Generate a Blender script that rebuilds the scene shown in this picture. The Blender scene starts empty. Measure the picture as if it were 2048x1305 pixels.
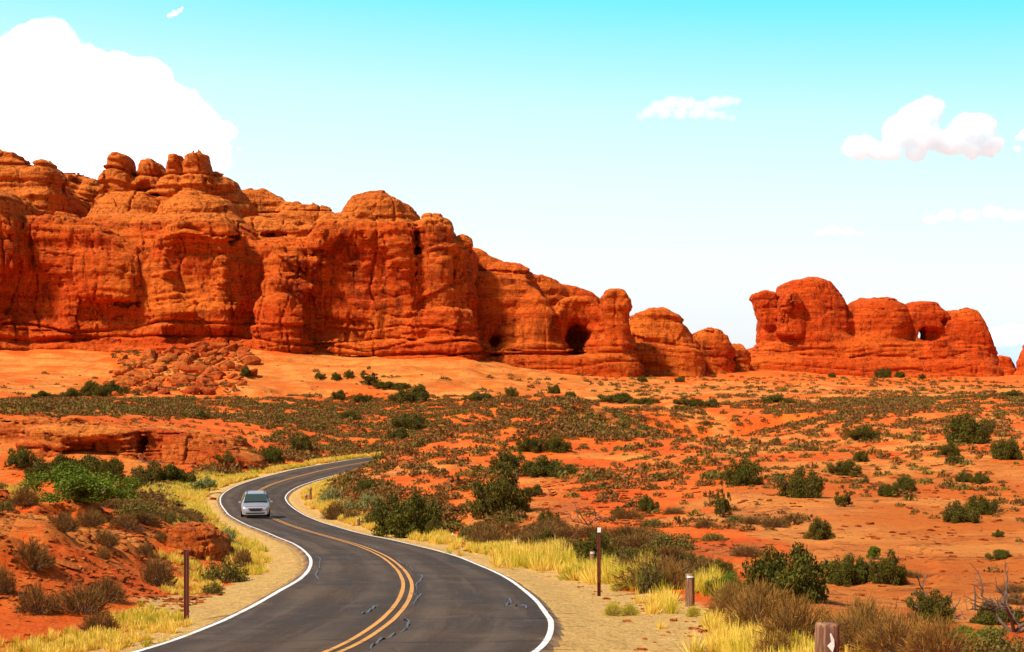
import bpy, math, random, time
import numpy as np
import openvdb as vdb
T0 = time.time()
R = math.radians
random.seed(5)
RNG = np.random.RandomState(7)
sc = bpy.context.scene
COL = sc.collection

# ------------------------------------------------------------------ camera, sky, sun
F, CX, HY, CZ = 2844.4, 1024.0, 760.0, 14.0      # 50 mm lens on 36 mm, 2048 px wide photograph
cam_d = bpy.data.cameras.new("camera")
cam = bpy.data.objects.new("camera", cam_d); COL.objects.link(cam)
cam.location = (0, 0, CZ); cam.rotation_euler = (R(90), 0, 0)
cam_d.lens = 50; cam_d.sensor_width = 36
cam_d.shift_y = (HY - 652.5) / 2048
cam_d.clip_start = 0.1; cam_d.clip_end = 60000
sc.camera = cam

SUN_EL, SUN_AZ = R(50), R(-126)                    # azimuth measured from +Y towards +X: sun high on the left, a little behind the camera
world = bpy.data.worlds.new("World"); sc.world = world; world.use_nodes = True
nt = world.node_tree; nt.nodes.clear()
def wn(t, **k):
    n = nt.nodes.new(t)
    for a, v in k.items(): setattr(n, a, v)
    return n
out = wn('ShaderNodeOutputWorld'); bg = wn('ShaderNodeBackground'); bg.inputs[1].default_value = 0.079
sky = wn('ShaderNodeTexSky', sky_type='NISHITA', sun_disc=False, sun_elevation=SUN_EL, sun_rotation=SUN_AZ, air_density=1.2, dust_density=2.0, ozone_density=1.0)
tc = wn('ShaderNodeTexCoord'); sx = wn('ShaderNodeSeparateXYZ'); nt.links.new(tc.outputs['Generated'], sx.inputs[0])
ramp = wn('ShaderNodeValToRGB'); cr = ramp.color_ramp
stops = [(0.0, (8.5, 8.5, 8.8)), (0.085, (9.8, 10.6, 10.6)), (0.135, (8.6, 10.6, 10.9)), (0.19, (6.6, 10.2, 10.8)), (0.26, (2.1, 9.1, 10.8)), (0.36, (1.0, 6.0, 9.6))]
cr.elements[0].position = 0; cr.elements[1].position = 1
while len(cr.elements) < len(stops): cr.elements.new(0.5)
for e, (p, c) in zip(cr.elements, stops): e.position = p; e.color = (*[v / 11 for v in c], 1)
nt.links.new(sx.outputs['Z'], ramp.inputs[0])
# the west (left) of the sky is paler than the east
az = wn('ShaderNodeMath', operation='MULTIPLY_ADD'); az.inputs[1].default_value = 0.06; az.inputs[2].default_value = 0
nt.links.new(sx.outputs['X'], az.inputs[0])
zz = wn('ShaderNodeMath', operation='ADD'); nt.links.new(sx.outputs['Z'], zz.inputs[0]); nt.links.new(az.outputs[0], zz.inputs[1]); nt.links.new(zz.outputs[0], ramp.inputs[0])
sc11 = wn('ShaderNodeVectorMath', operation='SCALE'); sc11.inputs['Scale'].default_value = 11.0
nt.links.new(ramp.outputs[0], sc11.inputs[0])
mr = wn('ShaderNodeMapRange', interpolation_type='SMOOTHSTEP'); mr.inputs[1].default_value = 0.3; mr.inputs[2].default_value = 0.55
nt.links.new(sx.outputs['Z'], mr.inputs[0])
fy = wn('ShaderNodeMapRange', interpolation_type='SMOOTHSTEP'); fy.inputs[1].default_value = .35; fy.inputs[2].default_value = -.25; nt.links.new(sx.outputs['Y'], fy.inputs[0])
fm = wn('ShaderNodeMath', operation='MAXIMUM'); nt.links.new(mr.outputs[0], fm.inputs[0]); nt.links.new(fy.outputs[0], fm.inputs[1])
mixs = wn('ShaderNodeMix', data_type='RGBA'); nt.links.new(fm.outputs[0], mixs.inputs[0]); nt.links.new(sc11.outputs[0], mixs.inputs[6]); nt.links.new(sky.outputs[0], mixs.inputs[7])
nt.links.new(mixs.outputs[2], bg.inputs[0]); nt.links.new(bg.outputs[0], out.inputs[0])

sun_d = bpy.data.lights.new("sun", 'SUN'); sun_d.energy = 4.9; sun_d.angle = R(5.0); sun_d.color = (1.0, 0.93, 0.82)
sun = bpy.data.objects.new("sun", sun_d); COL.objects.link(sun)
# direction the light travels
sd = (-math.sin(SUN_AZ) * math.cos(SUN_EL), -math.cos(SUN_AZ) * math.cos(SUN_EL), -math.sin(SUN_EL))
from mathutils import Vector, Matrix
sun.rotation_euler = Vector(sd).to_track_quat('-Z', 'Y').to_euler()
sc.view_settings.view_transform = 'Standard'; sc.view_settings.look = 'None'; sc.view_settings.exposure = 0.34; sc.view_settings.gamma = 1.0
sc.render.resolution_x = 1024; sc.render.resolution_y = 652
sc.cycles.max_bounces = 6; sc.cycles.diffuse_bounces = 3; sc.cycles.transparent_max_bounces = 12

# ------------------------------------------------------------------ helpers
def P(px, py, d): return ((px - CX) * d / F, d, CZ + (HY - py) * d / F)
LAT = RNG.rand(64, 64, 64).astype('f4') * 2 - 1
def vn(x, y, z):
    xi = np.floor(x); yi = np.floor(y); zi = np.floor(z)
    fx = x - xi; fy = y - yi; fz = z - zi
    fx = fx * fx * (3 - 2 * fx); fy = fy * fy * (3 - 2 * fy); fz = fz * fz * (3 - 2 * fz)
    xi = xi.astype('i4') & 63; yi = yi.astype('i4') & 63; zi = zi.astype('i4') & 63
    x1 = (xi + 1) & 63; y1 = (yi + 1) & 63; z1 = (zi + 1) & 63
    a = LAT[xi, yi, zi] * (1 - fx) + LAT[x1, yi, zi] * fx
    b = LAT[xi, y1, zi] * (1 - fx) + LAT[x1, y1, zi] * fx
    c = LAT[xi, yi, z1] * (1 - fx) + LAT[x1, yi, z1] * fx
    d = LAT[xi, y1, z1] * (1 - fx) + LAT[x1, y1, z1] * fx
    return (a * (1 - fy) + b * fy) * (1 - fz) + (c * (1 - fy) + d * fy) * fz
def fbm(x, y, z, o=3):
    s = 0; a = 1.0; t = 0
    for i in range(o):
        s = s + a * vn(x + 11.3 * i, y + 5.7 * i, z + 3.1 * i); t += a; a *= 0.5; x = x * 2.03; y = y * 2.03; z = z * 2.03
    return s / t
def sstep(a, b, x):
    t = np.clip((x - a) / (b - a), 0, 1); return t * t * (3 - 2 * t)
def mesh_np(name, v, quads=None, tris=None, smooth=True, mats=None, mat_idx=None):
    me = bpy.data.meshes.new(name)
    nq = 0 if quads is None else len(quads); ntr = 0 if tris is None else len(tris)
    me.vertices.add(len(v)); me.vertices.foreach_set('co', np.ascontiguousarray(v, 'f4').ravel())
    loops = []
    if nq: loops.append(np.asarray(quads, 'i4').ravel())
    if ntr: loops.append(np.asarray(tris, 'i4').ravel())
    L = np.concatenate(loops); me.loops.add(len(L)); me.loops.foreach_set('vertex_index', L)
    me.polygons.add(nq + ntr)
    st = np.concatenate([np.arange(nq) * 4, nq * 4 + np.arange(ntr) * 3]).astype('i4')
    me.polygons.foreach_set('loop_start', st)
    me.polygons.foreach_set('use_smooth', np.full(nq + ntr, smooth))
    if mat_idx is not None: me.polygons.foreach_set('material_index', np.asarray(mat_idx, 'i4'))
    me.update(calc_edges=True)
    for m in (mats or []): me.materials.append(m)
    return me
def attr(me, name, arr):
    a = me.attributes.new(name, 'FLOAT', 'POINT'); a.data.foreach_set('value', np.ascontiguousarray(arr, 'f4'))
def link(name, me, parent=None, loc=None):
    o = bpy.data.objects.new(name, me); COL.objects.link(o)
    if parent is not None: o.parent = parent
    if loc is not None: o.location = loc
    return o
def tag(o, label=None, cat=None, group=None, kind=None):
    if label: o['label'] = label
    if cat: o['category'] = cat
    if group: o['group'] = group
    if kind: o['kind'] = kind
    return o
def empty(name, loc=(0, 0, 0), rz=0):
    o = bpy.data.objects.new(name, None); COL.objects.link(o); o.location = loc; o.rotation_euler = (0, 0, rz); o.empty_display_size = 0.3
    return o

# ---- node material helper
class Mat:
    def __init__(s, name, rough=0.9, spec=0.2):
        s.m = bpy.data.materials.new(name); s.m.use_nodes = True; s.t = s.m.node_tree; s.t.nodes.clear()
        s.o = s.t.nodes.new('ShaderNodeOutputMaterial'); s.b = s.t.nodes.new('ShaderNodeBsdfPrincipled')
        s.b.inputs['Roughness'].default_value = rough; s.b.inputs['Specular IOR Level'].default_value = spec
        s.t.links.new(s.b.outputs[0], s.o.inputs[0]); s.geo = None
    def n(s, t, **k):
        n = s.t.nodes.new(t)
        for a, v in k.items(): setattr(n, a, v)
        return n
    def l(s, a, b): s.t.links.new(a, b)
    def pos(s, scale=(1, 1, 1), obj=False, loc=(0, 0, 0)):
        if obj:
            c = s.n('ShaderNodeTexCoord').outputs['Object']
        else:
            if s.geo is None: s.geo = s.n('ShaderNodeNewGeometry')
            c = s.geo.outputs['Position']
        mp = s.n('ShaderNodeMapping'); mp.inputs['Scale'].default_value = scale; mp.inputs['Location'].default_value = loc; s.l(c, mp.inputs[0])
        return mp.outputs[0]
    def noise(s, vec, scale=1, detail=4, rough=0.55, dist=0.0):
        n = s.n('ShaderNodeTexNoise'); s.l(vec, n.inputs['Vector']); n.inputs['Scale'].default_value = scale; n.inputs['Detail'].default_value = detail
        n.inputs['Roughness'].default_value = rough; n.inputs['Distortion'].default_value = dist
        return n.outputs['Fac']
    def rng(s, v, a, b, c=0, d=1, smooth=True):
        n = s.n('ShaderNodeMapRange', interpolation_type='SMOOTHSTEP' if smooth else 'LINEAR'); s.l(v, n.inputs[0])
        for i, q in enumerate((a, b, c, d)): n.inputs[i + 1].default_value = q
        return n.outputs[0]
    def mix(s, f, a, b, mode='MIX'):
        n = s.n('ShaderNodeMix', data_type='RGBA', blend_type=mode)
        for k, v in ((0, f), (6, a), (7, b)):
            if hasattr(v, 'links') or hasattr(v, 'is_linked'): s.l(v, n.inputs[k])
            elif k == 0: n.inputs[0].default_value = v
            else: n.inputs[k].default_value = (*v, 1)
        return n.outputs[2]
    def math(s, op, a, b=None):
        n = s.n('ShaderNodeMath', operation=op)
        for k, v in ((0, a), (1, b)):
            if v is None: continue
            if isinstance(v, (int, float)): n.inputs[k].default_value = v
            else: s.l(v, n.inputs[k])
        return n.outputs[0]
    def at(s, name): 
        n = s.n('ShaderNodeAttribute'); n.attribute_name = name; return n.outputs['Fac']
    def bump(s, h, strength=0.5, dist=0.1, prev=None):
        n = s.n('ShaderNodeBump'); n.inputs['Strength'].default_value = strength; n.inputs['Distance'].default_value = dist; s.l(h, n.inputs['Height'])
        if prev is not None: s.l(prev, n.inputs['Normal'])
        return n.outputs[0]
    def fin(s, col, normal=None, rough=None):
        if isinstance(col, tuple): s.b.inputs['Base Color'].default_value = (*col, 1)
        else: s.l(col, s.b.inputs['Base Color'])
        if normal is not None: s.l(normal, s.b.inputs['Normal'])
        if rough is not None: s.l(rough, s.b.inputs['Roughness'])
        return s.m
def plain(name, col, rough=0.6, spec=0.4, metal=0.0):
    m = Mat(name, rough, spec); m.b.inputs['Metallic'].default_value = metal
    nz = m.noise(m.pos(obj=True), 6, 4); c = m.mix(m.rng(nz, .3, .7), tuple(v * .8 for v in col), tuple(min(1, v * 1.12) for v in col))
    return m.fin(c)

# ---- rock materials
def rock_mat(name, base, light, dark, sc_=1.0, seam=True, pale=None):
    m = Mat(name, 0.92, 0.12)
    nrm = m.n('ShaderNodeSeparateXYZ')
    big = m.noise(m.pos((.03 * sc_, .03 * sc_, .05 * sc_)), 1, 5, .6, .4)
    c = m.mix(m.rng(big, .36, .64), base, light)
    if pale:                                                                          # the paler upper beds
        pz = m.n('ShaderNodeSeparateXYZ'); m.l(m.geo.outputs['Position'], pz.inputs[0]); pf = m.rng(m.math('ADD', pz.outputs['Z'], m.math('MULTIPLY', big, 14)), pale + 5, pale + 11, 0, .8); c = m.mix(pf, c, (.94, .25, .035))
    st = m.noise(m.pos((.012 * sc_, .012 * sc_, .42 * sc_)), 1, 6, .62, .25)         # bedding
    c = m.mix(m.math('MULTIPLY', m.rng(st, .52, .66), .6), c, (.66, .50, .45), 'MULTIPLY')
    c = m.mix(m.math('MULTIPLY', m.rng(st, .46, .36), .5), c, light)
    m.l(m.geo.outputs['Normal'], nrm.inputs[0])
    steep = m.rng(nrm.outputs['Z'], .5, .15)
    vs = m.noise(m.pos((.16 * sc_, .16 * sc_, .012 * sc_)), 1, 6, .65, .3)            # desert varnish streaks running down steep faces
    var = m.math('MULTIPLY', m.rng(vs, .50, .63), steep)
    var = m.math('MULTIPLY', var, m.rng(m.noise(m.pos((.02, .02, .03)), 1, 3), .42, .58))
    c = m.mix(m.math('MULTIPLY', var, .75), c, dark)
    fl = m.noise(m.pos((.5 * sc_,) * 3), 1, 6, .7)
    c = m.mix(m.rng(fl, .48, .74, 0, .7), c, (.66, .52, .45), 'MULTIPLY')
    pale = m.rng(m.noise(m.pos((.09 * sc_, .09 * sc_, .16 * sc_)), 1, 4, .6), .6, .74, 0, .6)
    c = m.mix(pale, c, tuple(min(1, v * 1.15) for v in light))
    for vec, w_, a_ in (((.06 * sc_, .06 * sc_, .55 * sc_), .015, .9), ((.20 * sc_, .20 * sc_, .035 * sc_), .013, .9), ((.35 * sc_, .35 * sc_, .6 * sc_), .012, .6)):   # dark-stained partings and joints
        rn = m.noise(m.pos(vec, loc=(w_ * 900, a_ * 70, 3)), 1, 5, .6, .5); ln = m.math('MULTIPLY', m.rng(m.math('ABSOLUTE', m.math('SUBTRACT', rn, .5)), w_, .0, 0, a_), m.rng(fl, .36, .5)); c = m.mix(ln, c, tuple(v * .8 for v in dark))
    b = m.bump(m.noise(m.pos((.03 * sc_, .03 * sc_, .9 * sc_)), 1, 8, .75, .2), 1.0, 2.6 / sc_)
    b = m.bump(m.noise(m.pos((.5 * sc_,) * 3), 1, 10, .72), 1.0, 1.15 / sc_, b)
    b = m.bump(m.noise(m.pos((.35 * sc_, .35 * sc_, .05 * sc_)), 1, 5, .65), .8, 1.4 / sc_, b)
    return m.fin(c, b)
M_CLIFF = rock_mat('red_sandstone', (.82, .098, .008), (.93, .19, .018), (.17, .023, .006), pale=CZ + 49)
M_BUTTE = rock_mat('butte_sandstone', (.80, .092, .008), (.90, .15, .014), (.17, .023, .006))
M_OUT = rock_mat('outcrop_sandstone', (.66, .095, .010), (.84, .24, .035), (.2, .035, .012), 4.0)
M_BOULD = rock_mat('boulder_sandstone', (.56, .085, .012), (.76, .19, .03), (.22, .04, .012), 1.5)

# ------------------------------------------------------------------ the road line (fitted to the photograph: x, distance, height, bank, width)
ST = [(-9.0, -14, -1.8, 0, 6.2), (-6.6, -4, -2.45, 0, 6.2), (-4.9, 5, -3.05, 0, 6.2), (-3.75, 13, -3.6, -.01, 6.2),
 (-3.02, 20.43, -4.11, -0.02, 6.2), (-2.60, 23.6, -4.34, -0.02, 6.35), (-2.42, 26.24, -4.52, -0.01, 6.28), (-2.40, 29.2, -4.76, 0.01, 6.17),
 (-2.57, 34.5, -5.2, 0.03, 6.13), (-2.79, 37.99, -5.5, 0.03, 6.07), (-3.14, 41.89, -5.82, 0.02, 5.99), (-3.59, 45.92, -6.15, 0.02, 5.9), (-4.14, 49.93, -6.46, 0.02, 5.78),
 (-4.8, 53.99, -6.75, 0.02, 5.69), (-5.54, 57.89, -7.03, 0.03, 5.68), (-6.32, 61.53, -7.29, 0.04, 5.7), (-7.13, 65.01, -7.54, 0.05, 5.75), (-8.02, 68.62, -7.81, 0.05, 5.78),
 (-9.09, 72.79, -8.12, 0.05, 5.78), (-10.42, 77.8, -8.48, 0.06, 5.77), (-12.03, 83.72, -8.89, 0.06, 5.75), (-13.9, 90.4, -9.31, 0.05, 5.73), (-15.95, 97.58, -9.69, 0.05, 5.71),
 (-18.0, 104.97, -10.02, 0.04, 5.67), (-19.9, 112.39, -10.24, 0.04, 5.64), (-21.66, 119.7, -10.39, 0.03, 5.63), (-23.07, 126.86, -10.47, 0.03, 5.65), (-23.89, 133.94, -10.5, 0.03, 5.76),
 (-24.08, 140.72, -10.48, 0.03, 5.91), (-23.74, 147.08, -10.45, 0.03, 6.06), (-23.11, 152.8, -10.41, 0.03, 6.16), (-22.36, 157.79, -10.37, 0.04, 6.21), (-21.61, 162.12, -10.33, 0.04, 6.23),
 (-20.84, 166.05, -10.31, 0.03, 6.24), (-20.04, 169.86, -10.29, 0.03, 6.25), (-19.15, 173.74, -10.28, 0.03, 6.24), (-18.18, 177.72, -10.27, 0.03, 6.23), (-17.12, 181.79, -10.27, 0.03, 6.22),
 (-15.97, 185.91, -10.26, 0.02, 6.22), (-14.6, 190.04, -10.26, 0.02, 6.21), (-12.8, 194.6, -10.26, .02, 6.2), (-10.2, 199.4, -10.26, .02, 6.2), (-6.6, 204, -10.25, .02, 6.2), (-1.6, 208.6, -10.2, .01, 6.2),
 (5, 213, -10.1, 0, 6.2), (14, 217, -10, 0, 6.2), (26, 220, -9.9, 0, 6.2), (42, 222, -9.8, 0, 6.2)]
ST = np.array(ST, float)
def catmull(Q, n):
    s = np.r_[0, np.cumsum(np.linalg.norm(np.diff(Q[:, :2], axis=0), axis=1))]
    m = np.gradient(Q, s, axis=0)
    t = np.linspace(0, s[-1], n); i = np.clip(np.searchsorted(s, t) - 1, 0, len(s) - 2)
    h = (s[i + 1] - s[i])[:, None]; u = ((t - s[i]) / h[:, 0])[:, None]
    return (2*u**3 - 3*u**2 + 1) * Q[i] + (u**3 - 2*u**2 + u) * h * m[i] + (-2*u**3 + 3*u**2) * Q[i + 1] + (u**3 - u**2) * h * m[i + 1]
RC = catmull(ST, 700); RC[:, 2] += CZ
RT = np.gradient(RC[:, :2], axis=0); RT /= np.linalg.norm(RT, axis=1)[:, None]
RN = np.c_[-RT[:, 1], RT[:, 0]]                      # left normal
def road_pt(off, dz=0.0, idx=slice(None)):
    c = RC[idx]; return np.c_[c[:, :2] + RN[idx] * off, c[:, 2] + c[:, 3] * off + dz]
def road_q(x, y):
    """signed lateral offset (left +), road surface height there, distance"""
    shp = x.shape; x = x.ravel(); y = y.ravel(); off = np.full(len(x), 1e3); zz_ = np.zeros(len(x))
    near = (x > RC[:, 0].min() - 40) & (x < RC[:, 0].max() + 40) & (y < RC[:, 1].max() + 40) & (y > -60)
    ii = np.where(near)[0]
    for k in range(0, len(ii), 20000):
        j = ii[k:k + 20000]
        d2 = (x[j][:, None] - RC[None, ::2, 0]) ** 2 + (y[j][:, None] - RC[None, ::2, 1]) ** 2
        m = d2.argmin(1) * 2
        o = (x[j] - RC[m, 0]) * RN[m, 0] + (y[j] - RC[m, 1]) * RN[m, 1]
        al = (x[j] - RC[m, 0]) * RT[m, 0] + (y[j] - RC[m, 1]) * RT[m, 1]
        sgn = np.where(o < 0, -1, 1); o2 = np.where(np.abs(al) > 1.0, sgn * np.hypot(o, al), o)
        off[j] = o2; zz_[j] = RC[m, 2] + RC[m, 3] * np.clip(o, -4, 4)
    return off.reshape(shp), zz_.reshape(shp)

# ------------------------------------------------------------------ ground: heights through control points, road bed cut in
CP = [  # px, py, distance
 (-900,1305,20),(-500,1250,26),(0,1305,24),(0,1200,29),(150,1215,28),(0,1100,36),(180,1120,36),(330,1150,38),(300,1200,31),(373,1240,28),(0,1020,50),(0,975,60),(150,1010,62),(300,1040,60),(400,1066,58),
 (-600,960,60),(-600,1100,36),(430,1150,51),(250,1000,92),(150,1078,90),(0,1060,90),(-500,1050,90),(100,1000,118),(300,985,120),(60,965,145),(200,955,148),(330,950,150),(400,935,160),(450,915,175),(-500,950,150),
 (200,845,178),(0,838,180),(-500,825,180),(350,875,185),(200,822,220),(0,810,230),(450,860,210),(200,800,275),(0,795,290),(-600,790,290),
 (600,895,195),(600,860,232),(600,825,280),(600,803,330),(750,898,212),(750,870,240),(750,830,290),(760,802,345),(400,840,235),(400,798,315),
 (0,700,436),(-500,700,436),(250,705,436),(400,700,438),(520,700,438),(700,710,446),(930,715,452),(1060,738,468),(1130,745,478),(1250,748,478),(1400,748,512),(1500,738,562),(1700,752,555),(2000,752,557),(2600,752,557),(-1200,705,430),
 (0,745,385),(0,775,345),(250,770,370),(520,745,390),(520,775,350),(700,742,400),(900,742,405),(1000,742,425),(1000,775,370),(800,778,355),(1130,765,410),(1300,768,430),(1500,765,450),(1700,768,450),(2000,772,440),(2600,770,440),
 (1300,787,350),(1600,790,345),(2000,785,350),(2600,782,350),(1130,795,345),(900,800,340),(1000,815,290),
 (745,926,150),(785,912,155),(800,898,165),(850,886,175),(900,876,184),(1000,856,196),(1100,842,210),(1200,828,228),(1350,818,240),(1500,812,250),(1750,805,255),(2048,795,250),(2600,790,250),
 (900,880,212),(1000,872,226),(1000,868,260),(900,850,262),(1200,838,262),(1300,818,285),(1700,803,285),(2100,796,285),
 (780,955,125),(850,930,132),(900,1000,98),(950,1060,74),(1000,980,100),(1000,930,125),(1100,900,145),(1000,890,150),(1150,1000,84),(1080,1080,64),(1200,1000,84),(1200,900,145),(1300,1100,53),(1300,1000,84),(1300,930,120),
 (1198,1168,37),(1380,1210,28),(1185,1142,42),(1655,1440,12),(1400,1305,20.5),(1300,1240,26),(1900,1400,14.5),(2400,1400,14.5),(1500,1500,9),(1500,1250,24),(1600,1190,32),(1700,1230,27),(1870,1235,30),(2048,1250,28),(2400,1220,30),(1590,1190,36),
 (2000,1160,42),(1800,1100,55),(2000,1100,53),(2400,1090,53),(1700,1000,80),(2000,1000,80),(2500,1000,80),(1450,1050,66),(1700,900,128),(2048,890,125),(2500,885,125),(1700,845,180),(2048,830,180),(2500,820,180),(1450,880,150),
 (1300,900,0)]
CP = [c for c in CP if c[2] > 0]
cpw = [P(*c) for c in CP]
extra = [(0, 2, CZ - 1.75), (6, 2, CZ - 1.7), (0, -8, CZ - 1.4), (10, -8, CZ - 1.3), (-30, -10, CZ - .5), (-30, 12, CZ - 2.4), (30, 5, CZ - 1.7), (0, -60, CZ + 1), (60, -60, CZ + 2), (-60, -60, CZ + 2),
         (-400, 600, CZ + 8), (0, 640, CZ - 2), (400, 640, CZ - 6), (-900, 1200, CZ + 5), (0, 1500, CZ - 20), (900, 1200, CZ - 20), (0, 6000, CZ - 30), (3000, 5000, CZ - 30), (-3000, 5000, CZ - 30), (250, 300, CZ - 3), (-250, 250, CZ - 2)]
cpw += extra
for i in range(0, len(ST), 2): cpw.append((ST[i, 0], ST[i, 1], ST[i, 2] + CZ))
cpw = np.array(cpw)
OY = 26.0                                            # pole of the ground grid, behind the camera
def uv_of(x, y): 
    r = np.hypot(x, y + OY); return np.c_[np.arctan2(x, y + OY) * 3.2, np.log(r)]
def tps(r): return np.where(r > 1e-9, r * r * np.log(r + 1e-12), 0)
_u = uv_of(cpw[:, 0], cpw[:, 1]); _n = len(_u)
K = tps(np.linalg.norm(_u[:, None] - _u[None], axis=2)) + np.eye(_n) * 2e-4
Pm = np.c_[np.ones(_n), _u]; A = np.block([[K, Pm], [Pm.T, np.zeros((3, 3))]])
_w = np.linalg.solve(A, np.r_[cpw[:, 2], 0, 0, 0])
def base_h(x, y):
    shp = x.shape; q = uv_of(x.ravel(), y.ravel()); o = np.empty(len(q))
    for k in range(0, len(q), 30000):
        s = q[k:k + 30000]; o[k:k + 30000] = tps(np.linalg.norm(s[:, None] - _u[None], axis=2)) @ _w[:_n] + _w[_n] + s @ _w[_n + 1:]
    return o.reshape(shp)
def inpoly(px, py, poly):
    poly = np.array(poly, float); c = np.zeros(px.shape, bool); j = len(poly) - 1
    for i in range(len(poly)):
        (xi, yi), (xj, yj) = poly[i], poly[j]
        c ^= ((yi > py) != (yj > py)) & (px < (xj - xi) * (py - yi) / (yj - yi + 1e-9) + xi); j = i
    return c
def soft(px, py, poly, s=14):
    poly = np.array(poly, float); d = np.full(px.shape, 1e9)
    for i in range(len(poly)):
        a = poly[i - 1]; b = poly[i]; ab = b - a; t = np.clip(((px - a[0]) * ab[0] + (py - a[1]) * ab[1]) / (ab @ ab + 1e-9), 0, 1)
        d = np.minimum(d, np.hypot(px - a[0] - t * ab[0], py - a[1] - t * ab[1]))
    return sstep(-s, s, np.where(inpoly(px, py, poly), d, -d))
# grid
NTH, NR = 1000, 1250
th_in = np.linspace(R(-27), R(27), NTH - 160); th = np.r_[np.linspace(R(-100), R(-27), 80, endpoint=False), th_in, np.linspace(R(27), R(100), 81)[1:]]
rr = np.r_[np.geomspace(4, 30, 40, endpoint=False), np.geomspace(30, 600, NR - 100, endpoint=False), np.geomspace(600, 16000, 60)]
NTH, NR = len(th), len(rr)
TH, RR = np.meshgrid(th, rr); GX = RR * np.sin(TH); GY = RR * np.cos(TH) - OY
cth = np.linspace(th[0], th[-1], 330); clr = np.linspace(math.log(rr[0]), math.log(rr[-1]), 420)
CT, CL = np.meshgrid(cth, clr); cH = base_h(np.exp(CL) * np.sin(CT), np.exp(CL) * np.cos(CT) - OY)
def bil(G, ax0, ax1, q0, q1):
    f0 = np.interp(q0, ax0, np.arange(len(ax0))); f1 = np.interp(q1, ax1, np.arange(len(ax1)))
    i = np.minimum(f0.astype(int), len(ax0) - 2); j = np.minimum(f1.astype(int), len(ax1) - 2); a = f0 - i; b = f1 - j
    return G[i, j] * (1 - a) * (1 - b) + G[i + 1, j] * a * (1 - b) + G[i, j + 1] * (1 - a) * b + G[i + 1, j + 1] * a * b
H = bil(cH, clr, cth, np.log(RR), TH)
def pix(x, y, z): yy = np.maximum(y, 1.0); return CX + x * F / yy, HY - (z - CZ) * F / yy
PX, PY = pix(GX, GY, H)
PXc = np.clip(PX, -40, 2090)
# where bare slickrock crops out
SL = np.zeros_like(H)
PXw = PXc + 60 * fbm(GX / 2.5, GY / 2.5, GX * 0 + 11, 3) * np.clip(60 / np.maximum(GY, 20), .3, 1.5) + 90 * fbm(GX / 12, GY / 12, GX * 0 + 1, 4) * np.clip(60 / np.maximum(GY, 20), .5, 2); PYw = PY + np.clip(9000 / np.maximum(GY, 20), 12, 60) * fbm(GX / 12, GY / 12, GX * 0 + 6, 4)
slick_polys = [
 ([(-60,690),(210,705),(240,740),(255,785),(130,800),(-60,795)], .8), ([(480,700),(960,712),(1130,742),(1190,790),(1000,792),(930,800),(850,800),(720,785),(600,800),(480,790),(440,760)], 1),
 ([(1130,742),(1500,765),(2100,770),(2100,790),(1650,795),(1150,812),(1120,780)], .85),
 ([(-60,860),(60,850),(300,865),(470,880),(500,900),(380,935),(250,940),(60,935),(-60,940)], .7), ([(250,850),(420,845),(560,870),(480,900),(300,870)], .7),
 ([(1000,940),(1130,930),(1200,960),(1180,1060),(1060,1095),(960,1050),(1010,1010)], .6), ([(1180,1070),(1300,1060),(1500,1060),(1520,1120),(1360,1135),(1250,1115)], .8),
 ([(1380,880),(1550,850),(1800,800),(2100,800),(2100,880),(1900,900),(1600,960),(1500,940)], .55),
 ([(1500,960),(1700,930),(1900,900),(2100,880),(2100,1220),(1950,1200),(1820,1240),(1700,1240),(1600,1200),(1660,1120),(1500,1060)], .95),
 ([(-60,960),(40,975),(60,1010),(-60,1020)], .9)]
for poly, a in slick_polys:
    SL = np.maximum(SL, a * soft(PXw, PYw, poly, 14 if poly[0][1] < 800 else 42))
brk = fbm(GX / 9, GY / 9, GX * 0 + 3.3, 4)
SL = np.maximum(SL, .62 * sstep(.02, .3, fbm(GX / 16 + 9, GY / 22, GX * 0 + 13, 4)) * (GY > 55) * (GY < 420))
SL = np.clip(SL * 1.25 + (brk - .1) * .7 * (SL > .02), 0, 1)
off, rz_ = road_q(GX, GY); aoff = np.abs(off)
near_s = np.clip(GY / 60, .3, 1)
amp = np.clip(GY / 200, .12, 1.0)
lump = fbm(GX / 14, GY / 14, GX * 0, 4)
Hd = H + (lump * .9 * amp + fbm(GX / 3.5, GY / 3.5, GX * 0 + 9, 3) * .16) * sstep(3.5, 14, aoff)
# low ledges of bedrock: stepped where the rock is bare
led = sstep(.25, .7, SL)
s_ = (Hd + fbm(GX / 22, GY / 22, GX * 0 + 5, 2) * 1.2 + GX * .03) / np.where(GY > 300, 2.6, np.where(GY > 110, .7, .34))
stp = s_ - (np.floor(s_) + sstep(.72, 1., s_ - np.floor(s_)))
Hd = Hd - stp * led * np.where(GY > 300, .9, np.where(GY > 110, .38, .17)) * sstep(5, 9, aoff)
# smooth petrified-dune humps under the cliff foot
apr = soft(PXc, PY, slick_polys[1][0], 20)
Hd += apr * (np.abs(fbm(GX / 30, GY / 22, GX * 0 + 2, 3)) * -3.2 + .8)
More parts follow.
